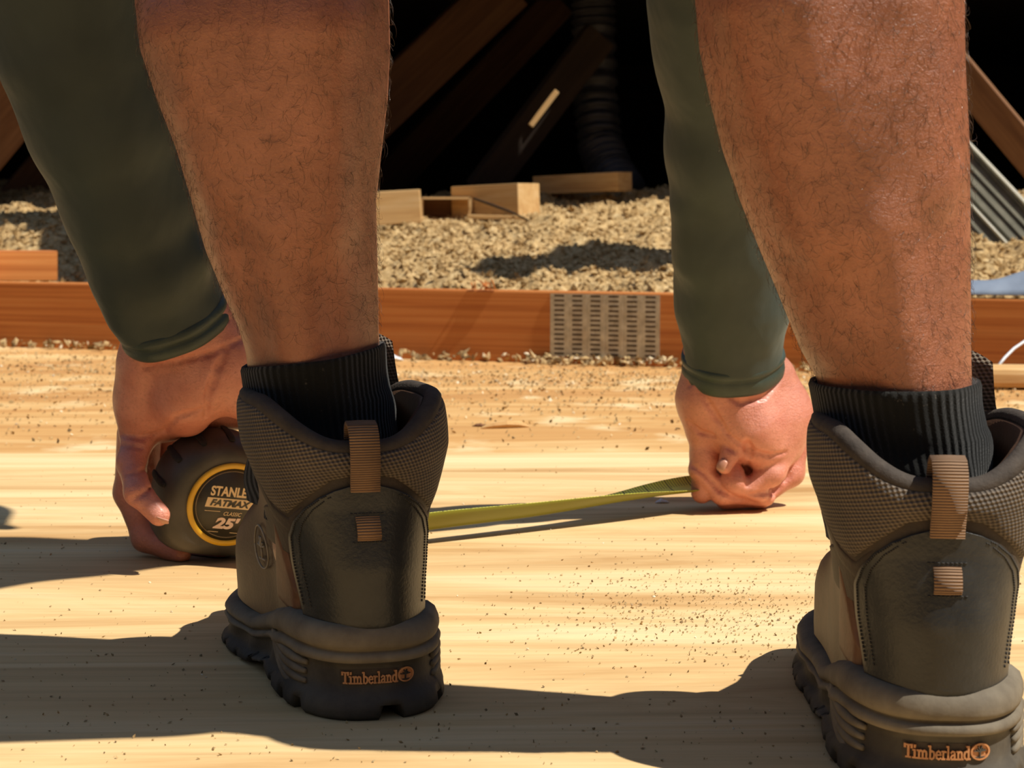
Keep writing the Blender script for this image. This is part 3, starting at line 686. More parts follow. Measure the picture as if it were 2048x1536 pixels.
# ---- left hand: palm towards the camera, fingers wrapped round the tape case
LH = lambda l: chain(pix(l))
palm = LH([(425, 790, 1.455, 58), (515, 815, 1.455, 50)]) + LH([(330, 605, 1.370, 78), (352, 660, 1.378, 70)]) + LH([(300, 660, 1.382, 52), (292, 730, 1.392, 47), (284, 800, 1.405, 46), (276, 860, 1.412, 38)]) \
     + LH([(390, 630, 1.372, 56), (410, 700, 1.385, 60), (400, 760, 1.390, 66), (372, 822, 1.405, 52)]) + LH([(430, 640, 1.38, 50), (470, 720, 1.39, 58), (500, 790, 1.395, 50)]) \
     + LH([(330, 720, 1.41, 60), (330, 830, 1.43, 52)]) + LH([(420, 720, 1.42, 60), (420, 800, 1.445, 52)])
body.merge(palm, 0.018, 0.010)
body.merge(LH([(398, 745, 1.378, 46), (362, 805, 1.388, 44)]), 0, 0.012)
body.merge(LH([(500, 785, 1.395, 42), (548, 835, 1.392, 32), (588, 885, 1.388, 27), (600, 940, 1.383, 22)]), 0.012, 0.010)         # thumb over the case
body.merge(LH([(283, 858, 1.415, 38), (262, 925, 1.396, 27), (276, 985, 1.378, 26), (318, 1030, 1.372, 22)]), 0.005, 0.004)   # little finger
body.merge(LH([(268, 868, 1.440, 34), (259, 985, 1.455, 30), (292, 1075, 1.450, 27), (360, 1108, 1.435, 22)]), 0.006, 0.003)
body.merge(LH([(290, 860, 1.470, 34), (282, 1010, 1.492, 30), (340, 1098, 1.482, 27), (440, 1126, 1.452, 22)]), 0.006, 0.003)
body.merge(LH([(340, 850, 1.490, 32), (330, 1010, 1.520, 28), (400, 1098, 1.510, 26), (500, 1112, 1.490, 21)]), 0.006, 0.003)
# folds of the wrist and palm
for pth, r in (([(268, 706), (330, 700), (400, 668), (455, 640)], 4.5), ([(290, 736), (350, 724), (420, 708), (490, 676)], 3.5), ([(452, 700), (432, 745), (416, 790), (412, 835)], 6), ([(360, 700), (330, 715), (300, 712)], 4),
               ([(242, 868), (280, 876), (335, 862)], 3.5), ([(244, 890), (282, 896)], 2.5), ([(258, 948), (285, 942), (302, 934)], 2.5), ([(264, 1000), (290, 985), (306, 972)], 2.5), ([(330, 860), (352, 835), (400, 820)], 4)):
    crease(pth, r)
add_hand(); body = hand_field(SLV_R, P(1330, 1030, 1.66)-Vector((0, 0.10, 0.015)), P(1660, 470, 1.66)+Vector((0, 0.10, 0.0)))
# ---- right hand: fist pressing the blade end to the board
RD = 0.0
palm = LH([(1464, 700, 1.642, 84), (1466, 760, 1.648, 74)]) + LH([(1425, 745, 1.645, 56), (1410, 800, 1.648, 50), (1408, 860, 1.652, 36)]) \
     + LH([(1470, 780, 1.646, 66), (1500, 850, 1.650, 68), (1530, 890, 1.655, 52)]) + LH([(1535, 760, 1.66, 58), (1562, 830, 1.668, 56), (1560, 890, 1.672, 44)]) \
     + LH([(1450, 780, 1.68, 60), (1480, 880, 1.69, 62), (1470, 940, 1.69, 50)])
body.merge(palm, 0.018, 0.010)
body.merge(LH([(1596, 832, 1.688, 27), (1580, 855, 1.68, 32)]), 0.006, 0.014)                                                   # knuckle
body.merge(LH([(1406, 850, 1.650, 34), (1408, 915, 1.654, 25), (1404, 985, 1.660, 22)]), 0.008, 0.004)                          # thumb down to the blade
body.merge(LH([(1592, 862, 1.690, 31), (1580, 945, 1.688, 27), (1520, 992, 1.676, 22), (1450, 1000, 1.668, 19)]), 0.006, 0.003)
body.merge(LH([(1575, 880, 1.664, 29), (1543, 945, 1.650, 27), (1505, 968, 1.648, 20)]), 0.005, 0.003)
body.merge(LH([(1520, 985, 1.652, 20), (1470, 962, 1.646, 25), (1462, 930, 1.648, 18)]), 0.005, 0.002)
body.merge(LH([(1478, 868, 1.650, 19), (1462, 905, 1.636, 19), (1449, 933, 1.634, 15)]), 0.005, 0.003)                          # curled tip
body.merge(LH([(1398, 940, 1.652, 22), (1445, 985, 1.655, 23), (1530, 992, 1.664, 21)]), 0.006, 0.003)                          # index along the board
for pth, r in (([(1376, 842), (1400, 864), (1428, 872)], 3.5), ([(1398, 762), (1412, 800), (1432, 832), (1452, 862)], 5), ([(1436, 780), (1480, 806), (1530, 795), (1558, 760)], 3.5), ([(1455, 868), (1480, 888), (1510, 905), (1540, 912), (1572, 905)], 4.5),
               ([(1496, 925), (1495, 970)], 4.5), ([(1386, 932), (1412, 950), (1440, 980), (1480, 1000)], 4), ([(1500, 990), (1545, 985), (1580, 950)], 4), ([(1456, 895), (1470, 905)], 2), ([(1380, 770), (1395, 745)], 3), ([(1495, 885), (1500, 915)], 9)):
    crease(pth, r)
add_hand(); del body
BV[:, 2] = np.maximum(BV[:, 2], 0.0006)
hand = np.zeros(len(BV))
for (c, r) in ((P(380, 800, 1.41), 0.13), (P(1480, 880, 1.66), 0.10)):
    d = np.linalg.norm(BV-np.array(c), axis=1); hand = np.maximum(hand, np.clip((r-d)/0.05+0.2, 0, 1)*(BV[:, 2] < 0.25)*(BV[:, 1] > 1.25))
bodyo = build('body', (BV, BF), M['skin'], ROOT, attrs={'palm': hand})
# fingernails
def nail(p_, ax, up, L, W):
    mb = MB(); x = Vector(ax).normalized(); z = Vector(up); z = (z-x*z.dot(x)).normalized(); y = z.cross(x); arr = []
    for i in range(7):
        row = []
        for j in range(7):
            u, v_ = i/6-0.5, j/6-0.5; w_ = (1-abs(2*u)**4*0.35)
            row.append(Vector(p_)+x*u*L+y*v_*W*w_+z*(0.0012-0.006*v_*v_-0.002*u*u*2))
        arr.append(row)
    mb.grid(arr); o = build('fingernail', mb, M['nail'], ROOT); s_ = o.modifiers.new('t', 'SOLIDIFY'); s_.thickness = 0.0007; return o
nail(P(322, 1042, 1.3675), (0.75, 0, -0.25), (0.1, -0.45, -0.8), 0.011, 0.009)
nail(P(1443, 930, 1.6275), (-0.45, 0, -1), (-0.6, -0.8, 0.0), 0.011, 0.009)

# ------------------------------------------------------------------ shirt, cuffs, shorts, hair
def pt(px, py, d, r): return (P(px, py, d), r*d/F)
sh = Field((-0.50, 0.78, 0.10), (0.29, 1.62, 1.12), 0.003)
sh.merge([Cap(PEL+Vector((0, 0.02, 0)), CHEST, 0.128, 0.133, ((1, 0, 0), 1.28)), Cap(SHL+Vector((0.05, 0, 0.02)), SHR+Vector((-0.05, 0, 0.02)), 0.088, 0.088)], 0.06, 0)
sh.merge([Cap(CHEST+Vector((0, 0.06, 0)), CHEST.lerp(NECK, 0.75), 0.068, 0.063)], 0.0, 0.04)
for SH, S in ((SHL, SLV_L), (SHR, SLV_R)): sh.merge(chain([(SH, 0.062)]+S), 0.02, 0.03)
for a in ([(262, 575, 1.325, 8), (330, 560, 1.321, 9), (390, 520, 1.325, 8)], [(205, 480, 1.315, 8), (232, 560, 1.327, 8), (250, 640, 1.340, 7)],
          [(1385, 570, 1.605, 8), (1388, 620, 1.607, 8), (1415, 650, 1.605, 7)], [(1540, 540, 1.605, 8), (1542, 620, 1.608, 9), (1512, 655, 1.604, 7)], [(1368, 420, 1.55, 8), (1378, 520, 1.575, 8)]):
    sh.merge(chain(pix(a)), 0.01, 0.030)
for S in (SLV_L, SLV_R):
    e, pr = Vector(S[-1][0]), Vector(S[-3][0]); ax_ = (e-pr).normalized(); sl, (x_, y_, z_) = sh.box(e-Vector((0.07,)*3), e+Vector((0.07,)*3))
    sh.f[sl] = np.maximum(sh.f[sl], ((x_-e.x)*ax_.x+(y_-e.y)*ax_.y+(z_-e.z)*ax_.z).astype(np.float32))
SV, SF = sh.mesh(2); del sh
shirt = build('shirt', (SV, SF), M['olive'], ROOT); shirt['label'] = 'olive green long sleeves'
def cuff(S, ends, L, r0, parent, tilt=None):
    """band round the last stretch of a sleeve with a stitched ridge"""
    e, pr = Vector(S[-1][0]), Vector(S[-3][0]); ax = (e-pr).normalized()
    if tilt: ax = (ax+Vector(tilt)).normalized()
    a = ax.cross(Vector((0, 1, 0))).normalized(); b_ = ax.cross(a)
    prof = [(-0.004, r0-0.0035), (-0.002, r0+0.0016), (0.002, r0+0.0026), (0.0045, r0+0.0018), (0.006, r0+0.0002), (0.008, r0+0.0016), (L*0.6, r0+0.0022), (L-0.003, r0+0.0018), (L, r0+0.0004), (L, r0-0.003), (L-0.004, r0-0.0045), (L-0.02, r0-0.005)]
    mb = MB(); arr = []
    for k in range(64):
        an = 2*math.pi*k/64; wv = 0.0007*math.sin(3*an+1)+0.0005*math.sin(7*an)
        arr.append([e+ax*(t-L*0.25)+(a*math.cos(an)+b_*math.sin(an))*(r+wv) for t, r in prof])
    mb.grid(arr, close_u=True); return build('cuff', mb, M['cuff'], parent)
cuff(SLV_L, 1, 0.016, SLV_L[-1][1]+0.0014, shirt); cuff(SLV_R, 1, 0.021, SLV_R[-1][1]+0.0016, shirt)
so = Field((-0.34, 0.68, 0.42), (0.30, 1.16, 1.10), 0.004)
so.merge([Cap(HL, HR, 0.112, 0.112), Cap(PEL, PEL.lerp(CHEST, 0.22), 0.128, 0.130, ((1, 0, 0), 1.25))], 0.05, 0)
for K, H in ((KL, HL), (KR, HR)): so.merge([Cap(K.lerp(H, 0.18), H, 0.082, 0.105)], 0, 0.03)
V_, F_ = so.mesh(2); del so
o = build('shorts', (V_, F_), M['shorts'], ROOT); o['label'] = 'dark work shorts'
hf = Field(HEAD-Vector((0.13, 0.13, 0.1)), HEAD+Vector((0.13, 0.18, 0.15)), 0.004)
hf.merge([Cap(HEAD+Vector((0, -0.015, 0.03)), HEAD+Vector((0, 0.055, 0.022)), 0.081, 0.076)], 0, 0)
V_, F_ = hf.mesh(1); build('hair', (V_, F_), M['head_hair'], ROOT)

# ------------------------------------------------------------------ leg hair
def vert_normals(V, Fq):
    fn = np.cross(V[Fq[:, 2]]-V[Fq[:, 0]], V[Fq[:, 3]]-V[Fq[:, 1]]); n_ = np.zeros_like(V)
    for a in range(4):
        for ax in range(3): n_[:, ax] += np.bincount(Fq[:, a], fn[:, ax], len(V))
    return n_/np.maximum(np.linalg.norm(n_, axis=1, keepdims=True), 1e-12)
BN = vert_normals(BV, BF)
def leg_hair(rows, zlo, n_, seed, s):
    L = Limb(rows); r = np.random.default_rng(seed)
    ok = (BV[:, 2] > zlo) & (BV[:, 2] < 0.47); cx, cy, rx, rf, rb = L.at(BV[:, 2])
    ok &= (np.abs(BV[:, 0]-cx) < rx*1.25) & (np.abs(BV[:, 1]-cy) < 0.095)
    idx = r.choice(np.where(ok)[0], n_); p0 = BV[idx]+r.normal(size=(n_, 3))*0.0007; nn = BN[idx]
    down = np.tile([0, 0, -1.0], (n_, 1)); down = down-nn*(down*nn).sum(1, keepdims=True); down /= np.linalg.norm(down, axis=1, keepdims=True)+1e-9
    side = np.cross(nn, down)
    ang = r.normal(0.25, 0.75, (n_, 1)); d = down*np.cos(ang)+side*np.sin(ang)
    ln = r.uniform(0.006, 0.0145, (n_, 1)); curl = r.normal(0, 0.9, (n_, 1)); lift = r.uniform(0.18, 0.75, (n_, 1))
    K = 5; pts = []; q = p0-nn*0.0006; dd = d
    for k in range(K):
        pts.append(q); a = curl*0.45; e = np.cross(nn, dd); dd = dd*np.cos(a)+e*np.sin(a)
        q = q+(dd+nn*(lift*(1-0.45*k)))*ln/K
    V = []; rad = [0.000085, 0.00008, 0.00007, 0.00005, 0.000018]
    for k in range(K):
        t = pts[min(k+1, K-1)]-pts[max(k-1, 0)]; t /= np.linalg.norm(t, axis=1, keepdims=True)+1e-9
        a = np.cross(t, np.tile([0.31, 0.52, 0.79], (n_, 1))); a /= np.linalg.norm(a, axis=1, keepdims=True)+1e-9; b_ = np.cross(t, a)
        for j in range(3):
            an = 2*math.pi*j/3; V.append(pts[k]+(a*math.cos(an)+b_*math.sin(an))*rad[k])
    V = np.stack(V, 1).reshape(-1, 3); base = (np.arange(n_)*K*3)[:, None, None]
    f = np.array([(k*3+j, k*3+(j+1) % 3, (k+1)*3+(j+1) % 3, (k+1)*3+j) for k in range(K-1) for j in range(3)])
    o = build('leg_hair', (V, (f[None]+base).reshape(-1, 4)), M['hair'], ROOT); o['kind'] = 'stuff'; return o
leg_hair(RL, 0.20, 6500, 3, -1); leg_hair(RR, 0.185, 6500, 4, 1)

# ------------------------------------------------------------------ boots
def cubic(t): return t*t*(3-2*t)
def make_boot(m_, origin, yaw_, shear):
    """m_ = -1 left boot, +1 right boot (lateral side at m_*x). local: x across, y forward from the back of the heel, z up"""
    R = rotz(yaw_); O_ = Vector(origin)
    def W(p):
        x, y, z = p; x = x+shear*max(0.0, z-0.035)*1.0
        return O_+R@Vector((x, y, z))
    Y0 = lambda z: np.interp(z, [0.03, 0.05, 0.08, 0.11, 0.13, 0.15, 0.18], [0.004, 0.003, 0.0, 0.004, 0.004, 0.000, -0.004])
    Y1 = lambda z: np.interp(z, [0.03, 0.055, 0.068, 0.082, 0.098, 0.115, 0.14, 0.19], [0.284, 0.280, 0.264, 0.228, 0.182, 0.152, 0.138, 0.132])
    def wid(y, z):
        foot = np.interp(y, [0, 0.05, 0.10, 0.15, 0.20, 0.245, 0.29], [0.0415, 0.0425, 0.0400, 0.0450, 0.0505, 0.047, 0.036])
        up = np.interp(z, [0.08, 0.10, 0.12, 0.14, 0.16, 0.185], [0.0420, 0.0440, 0.0480, 0.0525, 0.0530, 0.049])
        t = cubic(np.clip((z-0.06)/0.05, 0, 1)); return foot*(1-t)+up*t
    def ring(th, z, pw=2.35):
        s = (1-math.cos(th))/2; y0, y1 = Y0(z), Y1(z); y = y0+(y1-y0)*s
        cap = max(0.0, 1-abs(math.cos(th))**pw)**(1/pw); x = math.copysign(1, th)*wid(y, z)*cap
        x += m_*(0.0065*math.exp(-((y-0.175)/0.055)**2)-0.014*max(0, (y-0.20)/0.085)**2)*(1-cubic(min(1, max(0, (z-0.08)/0.04))))
        return Vector((x, y, z))
    def S(th, z, off=0.0):
        p = ring(th, z)
        if off == 0: return p
        e = 0.02; du = ring(th+e, z)-ring(th-e, z); dv = ring(th, z+0.003)-ring(th, z-0.003); n_ = du.cross(dv).normalized(); return p+n_*off
    def theta_at(x, z):
        lo, hi = 0.0, 1.5
        for _ in range(26):
            md = (lo+hi)/2
            if ring(md, z).x < abs(x): lo = md
            else: hi = md
        return math.copysign((lo+hi)/2, x)
    def rim(th):
        a = abs(th); b_ = 0.146+0.023*cubic(min(1, max(0, (a-0.12)/1.05)))
        return b_-0.012*cubic(min(1, max(0, (a-2.0)/1.0)))
    boot = None
    # upper ------------------------------------------------
    mb = MB(); arr = []; NU = 120
    ths = [-math.pi+2*math.pi*i/NU for i in range(NU)]
    for th in ths:
        zr = rim(th)-0.004; row = []
        for j in range(30):
            v_ = j/29; row.append(W(S(th, 0.030+(zr-0.030)*v_, -0.0005)))
        row.append(W(S(th, zr, -0.010))); row.append(W(S(th, zr-0.02, -0.012))); row.append(W(S(th, 0.10, -0.012)))
        arr.append(row)
    mb.grid(arr, close_u=True); boot = build('boot', mb, M['brown_leather'], ROOT)
    boot['label'] = 'brown leather work boot on the %s foot' % ('left' if m_ < 0 else 'right')
    def part(name, mb, mat, uv=None, parent=None, smooth=True): return build(name, mb, mat, boot if parent is None else parent, smooth, uv)
    def patch(name, mat, lo, hi, zlo_fn, zhi_fn, off, nu=60, nv=24, pad=0.0, lab=None, edge=0.12):
        """raised panel between theta lo..hi and z curves of theta"""
        mb = MB(); uvs = []; arr = []
        for i in range(nu+1):
            th = lo+(hi-lo)*i/nu; zl, zh = zlo_fn(th), zhi_fn(th); row = []
            for j in range(nv+1):
                v_ = j/nv; e = min(min(i, nu-i)/nu/edge, min(j, nv-j)/nv/edge, 1.0)
                puff = math.sin(math.pi*v_)**0.7*pad*math.sin(math.pi*min(1, max(0, i/nu)))**0.5 if pad else 0
                o_ = -0.0012 if (i in (0, nu) or j in (0, nv)) else off*(1-(1-e)**3)+puff
                z = zl+(zh-zl)*v_; row.append(W(S(th, z, o_))); uvs.append((th*0.052, z))
            arr.append(row)
        mb.grid(arr); o_ = part(name, mb, mat, uvs)
        if lab: o_['label'] = lab
        return o_
    # padded mesh collar
    def mesh_lo(th):
        a = abs(th)
        return float(np.interp(a, [0, 0.25, 0.55, 0.85, 1.10, 1.35, 1.7, 2.05], [0.129, 0.126, 0.115, 0.104, 0.109, 0.124, 0.139, 0.147]))
    patch('padded_collar', M['mesh'], -2.0, 2.0, mesh_lo, lambda th: rim(th)-0.004, 0.0016, 96, 20, 0.0038, 'grey brown mesh padded collar', 0.06)
    # collar rim roll
    mb = MB(); pts = [W(S(th, rim(th)-0.0045, -0.0030)) for th in ths]; arr = []
    for i in range(NU):
        t = (pts[(i+1) % NU]-pts[i-1]).normalized(); inn = (W(S(ths[i], rim(ths[i]), -0.02))-pts[i]); inn = (inn-t*inn.dot(t)).normalized(); up_ = t.cross(inn); up_ = up_ if up_.z > 0 else -up_
        arr.append([pts[i]+(inn*math.cos(2*math.pi*k/12)*0.0050+up_*math.sin(2*math.pi*k/12)*0.0050) for k in range(13)])
    mb.grid(arr, close_u=True); part('collar_rim', mb, M['rim'])
    # inner lining
    mb = MB(); arr = [[W(S(th, rim(th)-0.003, -0.008)), W(S(th, rim(th)-0.02, -0.0105)), W(S(th, 0.125, -0.0105))] for th in ths]; mb.grid(arr, close_u=True); part('lining', mb, M['lining'])
    # dome-shaped heel counter
    dome = lambda z: float(np.interp(z, [0.044, 0.06, 0.078, 0.094, 0.103, 0.111, 0.117, 0.121, 0.1235, 0.1245], [0.0305, 0.0325, 0.0350, 0.0362, 0.0345, 0.0300, 0.0235, 0.0155, 0.007, 0.0015]))
    def dome_patch(name, mat, grow, off, z0, z1, lab=None):
        mb = MB(); arr = []; nv, nu = 40, 36
        for j in range(nv+1):
            z = z0+(z1-z0)*(1-(1-j/nv)**1.8); zz = min(0.1245, z0+(z-z0)*(0.1245-z0)/(z1-z0)); ht = theta_at(dome(zz)+grow*(1 if j < nv else 0.4), z); row = []
            for i in range(nu+1):
                u = -1+2*i/nu; u = math.copysign(abs(u)**0.85, u); o_ = -0.001 if i in (0, nu) or j in (0, nv) else off
                row.append(W(S(u*ht, z, o_)))
            arr.append(row)
        mb.grid(arr); o_ = part(name, mb, mat)
        if lab: o_['label'] = lab
        return o_
    dome_patch('counter_border', M['dark_brown'], 0.0095, 0.0012, 0.080, 0.1315, 'dark brown border strip')
    dome_patch('heel_counter', M['charcoal_leather'], 0.0, 0.0032, 0.044, 0.1245, 'charcoal leather heel panel')
    # dark band under the mesh collar
    patch('collar_band', M['dark_brown'], -1.9, -0.48, lambda th: mesh_lo(th)-0.011, lambda th: mesh_lo(th)+0.001, 0.0016, 40, 6, 0, None, 0.25)
    patch('collar_band', M['dark_brown'], 0.48, 1.9, lambda th: mesh_lo(th)-0.011, lambda th: mesh_lo(th)+0.001, 0.0016, 40, 6, 0, None, 0.25)
    # side overlay seam strips
    for s in (-1, 1):
        patch('side_overlay', M['tan_leather'], *((0.80, 1.20) if s > 0 else (-1.20, -0.80)), lambda th: 0.046, lambda th: 0.046+0.050*min(1, (abs(th)-0.76)/0.40)**0.8+0.004, 0.0018, 16, 14, 0, None, 0.2)
    # stitching along the dome
    for d_, sgn in ((0.0022, -1), (0.0022, 1), (0.0052, -1), (0.0052, 1)):
        prev = None; mb = MB()
        for k in range(54):
            z = 0.056+(0.1195-0.056)*(1-(1-k/53)**1.7); x = sgn*(dome(z)-d_); q = S(theta_at(x, z), z, 0.0034)
            if prev is not None and (q-prev).length > 0.0011: mb.tube([W(prev.lerp(q, 0.15)), W(prev.lerp(q, 0.8))], 0.00042, 5)
            prev = q
        part('stitching', mb, M['stitch'])
    # pull tab loop
    def ribbon(name, path, w_, th_, mat, xo=0.0):
        mb = MB(); arr = []; uvs = []; L = 0
        for i, (y, z) in enumerate(path):
            if i: L += math.hypot(y-path[i-1][0], z-path[i-1][1])
            y2, z2 = path[min(i+1, len(path)-1)]; y3, z3 = path[max(i-1, 0)]; t = Vector((0, y2-y3, z2-z3)).normalized(); n_ = Vector((0, -t.z, t.y))
            prof = [(-w_/2, -th_/2), (-w_/2, th_/2), (0, th_/2+0.0002), (w_/2, th_/2), (w_/2, -th_/2), (0, -th_/2), (-w_/2, -th_/2)]
            arr.append([W(Vector((xo+a, y, z))+n_*b_) for a, b_ in prof]); uvs += [(a+b_, L) for a, b_ in prof]
        mb.grid(arr); mb.add([arr[0][k] for k in range(6)], [tuple(range(6))]); uvs += [(0, 0)]*6
        mb.add([arr[-1][k] for k in range(6)], [tuple(range(5, -1, -1))]); uvs += [(0, 0)]*6
        return part(name, mb, mat, uvs, smooth=True)
    yb = lambda z: float(Y0(z))
    o_ = ribbon('pull_tab', [(yb(0.121)-0.0035, 0.1205), (yb(0.125)-0.0052, 0.126), (yb(0.135)-0.0085, 0.134), (yb(0.145)-0.0095, 0.144), (yb(0.15)-0.0085, 0.151), (yb(0.15)-0.0050, 0.1555), (yb(0.15)+0.001, 0.1568), (yb(0.15)+0.007, 0.1540), (yb(0.15)+0.0105, 0.148), (yb(0.15)+0.0105, 0.138)], 0.0155, 0.0018, M['webbing'])
    o_['label'] = 'tan webbing pull tab'
    ribbon('tab_loop', [(yb(0.095)-0.0030, 0.0955), (yb(0.097)-0.0052, 0.0975), (yb(0.1)-0.0056, 0.1010), (yb(0.105)-0.0052, 0.1050), (yb(0.107)-0.0030, 0.1070)], 0.0125, 0.0014, M['webbing'])
    mb = MB()
    for dz, L in ((0.1087, 0.017), (0.0938, 0.017)):
        for k in range(9): x = -L/2+L*(k+0.5)/9; q = S(theta_at(x, dz), dz, 0.0034); mb.box(W(q), (0.0013, 0.0008, 0.0005), R)
    part('tab_stitching', mb, M['stitch'])
    # tongue and laces
    mb = MB(); arr = []
    for i in range(25):
        a = -0.85+1.7*i/24; row = []
        for j in range(13):
            z = 0.10+0.098*j/12; fr = (1-math.cos(math.pi-a))/2
            p = ring(math.pi-a if a > 0 else -math.pi-a, min(z, 0.19)); p.z = z - 0.010*(abs(a)/0.85)**2*(j/12); p.y -= 0.004-0.016*max(0, (z-0.15)/0.05)
            row.append(p)
        arr.append([W(p) for p in row]+[W(p+Vector((0, -0.006, 0.002))) for p in row[::-1][:1]]+[W(p+Vector((0, -0.008, -0.004))) for p in row[::-1]])
    uvs = [(q.x, q.z) for r_ in arr for q in r_]
    mb.grid(arr); part('tongue', mb, M['mesh'], uvs)
    for k in range(6):
        z = 0.092+0.013*k; mb = MB(); pts = []
        for i in range(9):
            th = math.pi-0.55+1.1*i/8; th = th if th <= math.pi else th-2*math.pi
            q = S(th, z+0.006*math.sin(i/8*math.pi*0.5*(1 if k % 2 else -1)), 0.004); pts.append(W(q))
        mb.tube(pts, 0.0022, 6); part('lace', mb, M['lining'])
    # sole -------------------------------------------------
    ztop = lambda y: float(np.interp(y, [0, 0.055, 0.09, 0.13, 0.20, 0.29], [0.0500, 0.0500, 0.042, 0.030, 0.027, 0.030]))
    def sring(th, t, off):
        p = ring(th, 0.045, 2.9); zt = ztop(p.y); e = 0.02; du = ring(th+e, 0.045, 2.9)-ring(th-e, 0.045, 2.9); n_ = du.cross(Vector((0, 0, 1))).normalized()
        q = p+n_*off; q.z = t*zt; return q
    back = lambda th: 1-cubic(min(1, max(0, (abs(th)-0.55)/0.25)))
    prof = [(0.0, -0.004, 0), (0.0, 0.0062, 0), (0.06, 0.0086, 0), (0.16, 0.0080, 0), (0.24, 0.0060, 0), (0.30, 0.0040, 1), (0.40, 0.0036, 1), (0.52, 0.0036, 1), (0.58, 0.0036, 1), (0.61, 0.0062, 0), (0.66, 0.0066, 0), (0.70, 0.0052, 0), (0.715, 0.0030, 0), (0.735, 0.0030, 0), (0.75, 0.0054, 0), (0.80, 0.0062, 0), (0.86, 0.0060, 0), (0.94, 0.0046, 0), (1.0, 0.0008, 0), (1.02, -0.006, 0)]
    NS = 240; arr = []
    for i in range(NS):
        th = -math.pi+2*math.pi*i/NS; row = []; y_ = ring(th, 0.045).y
        lug = (math.sin(y_*2*math.pi/0.026+2.2) > 0.72 and abs(th) > 0.75) or any(abs(th-q) < 0.055 for q in (-0.62, 0.06, 0.56))
        arch = 0.0075*math.exp(-((y_-0.105)/0.026)**2)
        for t, o_, bk in prof:
            side_wave = 0.0011*math.sin(y_*2*math.pi/0.05+t*9)*(1-back(th))*(0.2 < t < 0.66)
            q = sring(th, t, (o_-(0.0011 if bk and abs(th) < 0.62 else 0))+side_wave)
            if lug and t < 0.10: q = sring(th, t, o_-0.007); q.z = max(q.z, 0.0078)
            if t < 0.3: q.z += arch*(1-t/0.3)
            row.append(W(Vector((q.x, q.y, q.z))))
        arr.append(row)
    mb = MB(); mb.grid(arr, close_u=True); bi = len(mb.v); mb.add([r_[0] for r_ in arr], [tuple(range(NS-1, -1, -1))])
    fmi = []
    for i in range(NS):
        for j in range(len(prof)-1): fmi.append(0 if 9 <= j else 1)
    mb.mi = fmi+[1]
    sole = part('sole', mb, [M['rubber'], M['dark_rubber']]); sole['label'] = 'thick ridged rubber sole'
    SS = lambda th, z, off: sring(th, z/ztop(ring(th, 0.045).y), off)
    def sth(x):
        lo, hi = 0.0, 1.4
        for _ in range(26):
            md = (lo+hi)/2
            if ring(md, 0.045, 2.9).x < abs(x): lo = md
            else: hi = md
        return math.copysign((lo+hi)/2, x)
    # fanned ridges at both heel corners
    for s in (-1, 1):
        mb = MB()
        for k in range(4):
            pts = []; rad = []
            for i in range(11):
                t = i/10; x0, z0 = 1.15, 0.0310-0.0008*k; x1, z1 = 0.60-0.02*abs(k-1.5), 0.0265-0.0052*k
                th = x0+(x1-x0)*t; z = z0+(z1-z0)*t-0.0035*math.sin(math.pi*t)*(0.4+0.4*k)
                pts.append(W(SS(s*th, z, 0.0036))); rad.append(0.0031*(math.sin(math.pi*min(1, 0.12+0.80*t))**0.6))
            mb.tube(pts, rad, 8)
        part('heel_ridges', mb, M['rubber'], parent=sole)
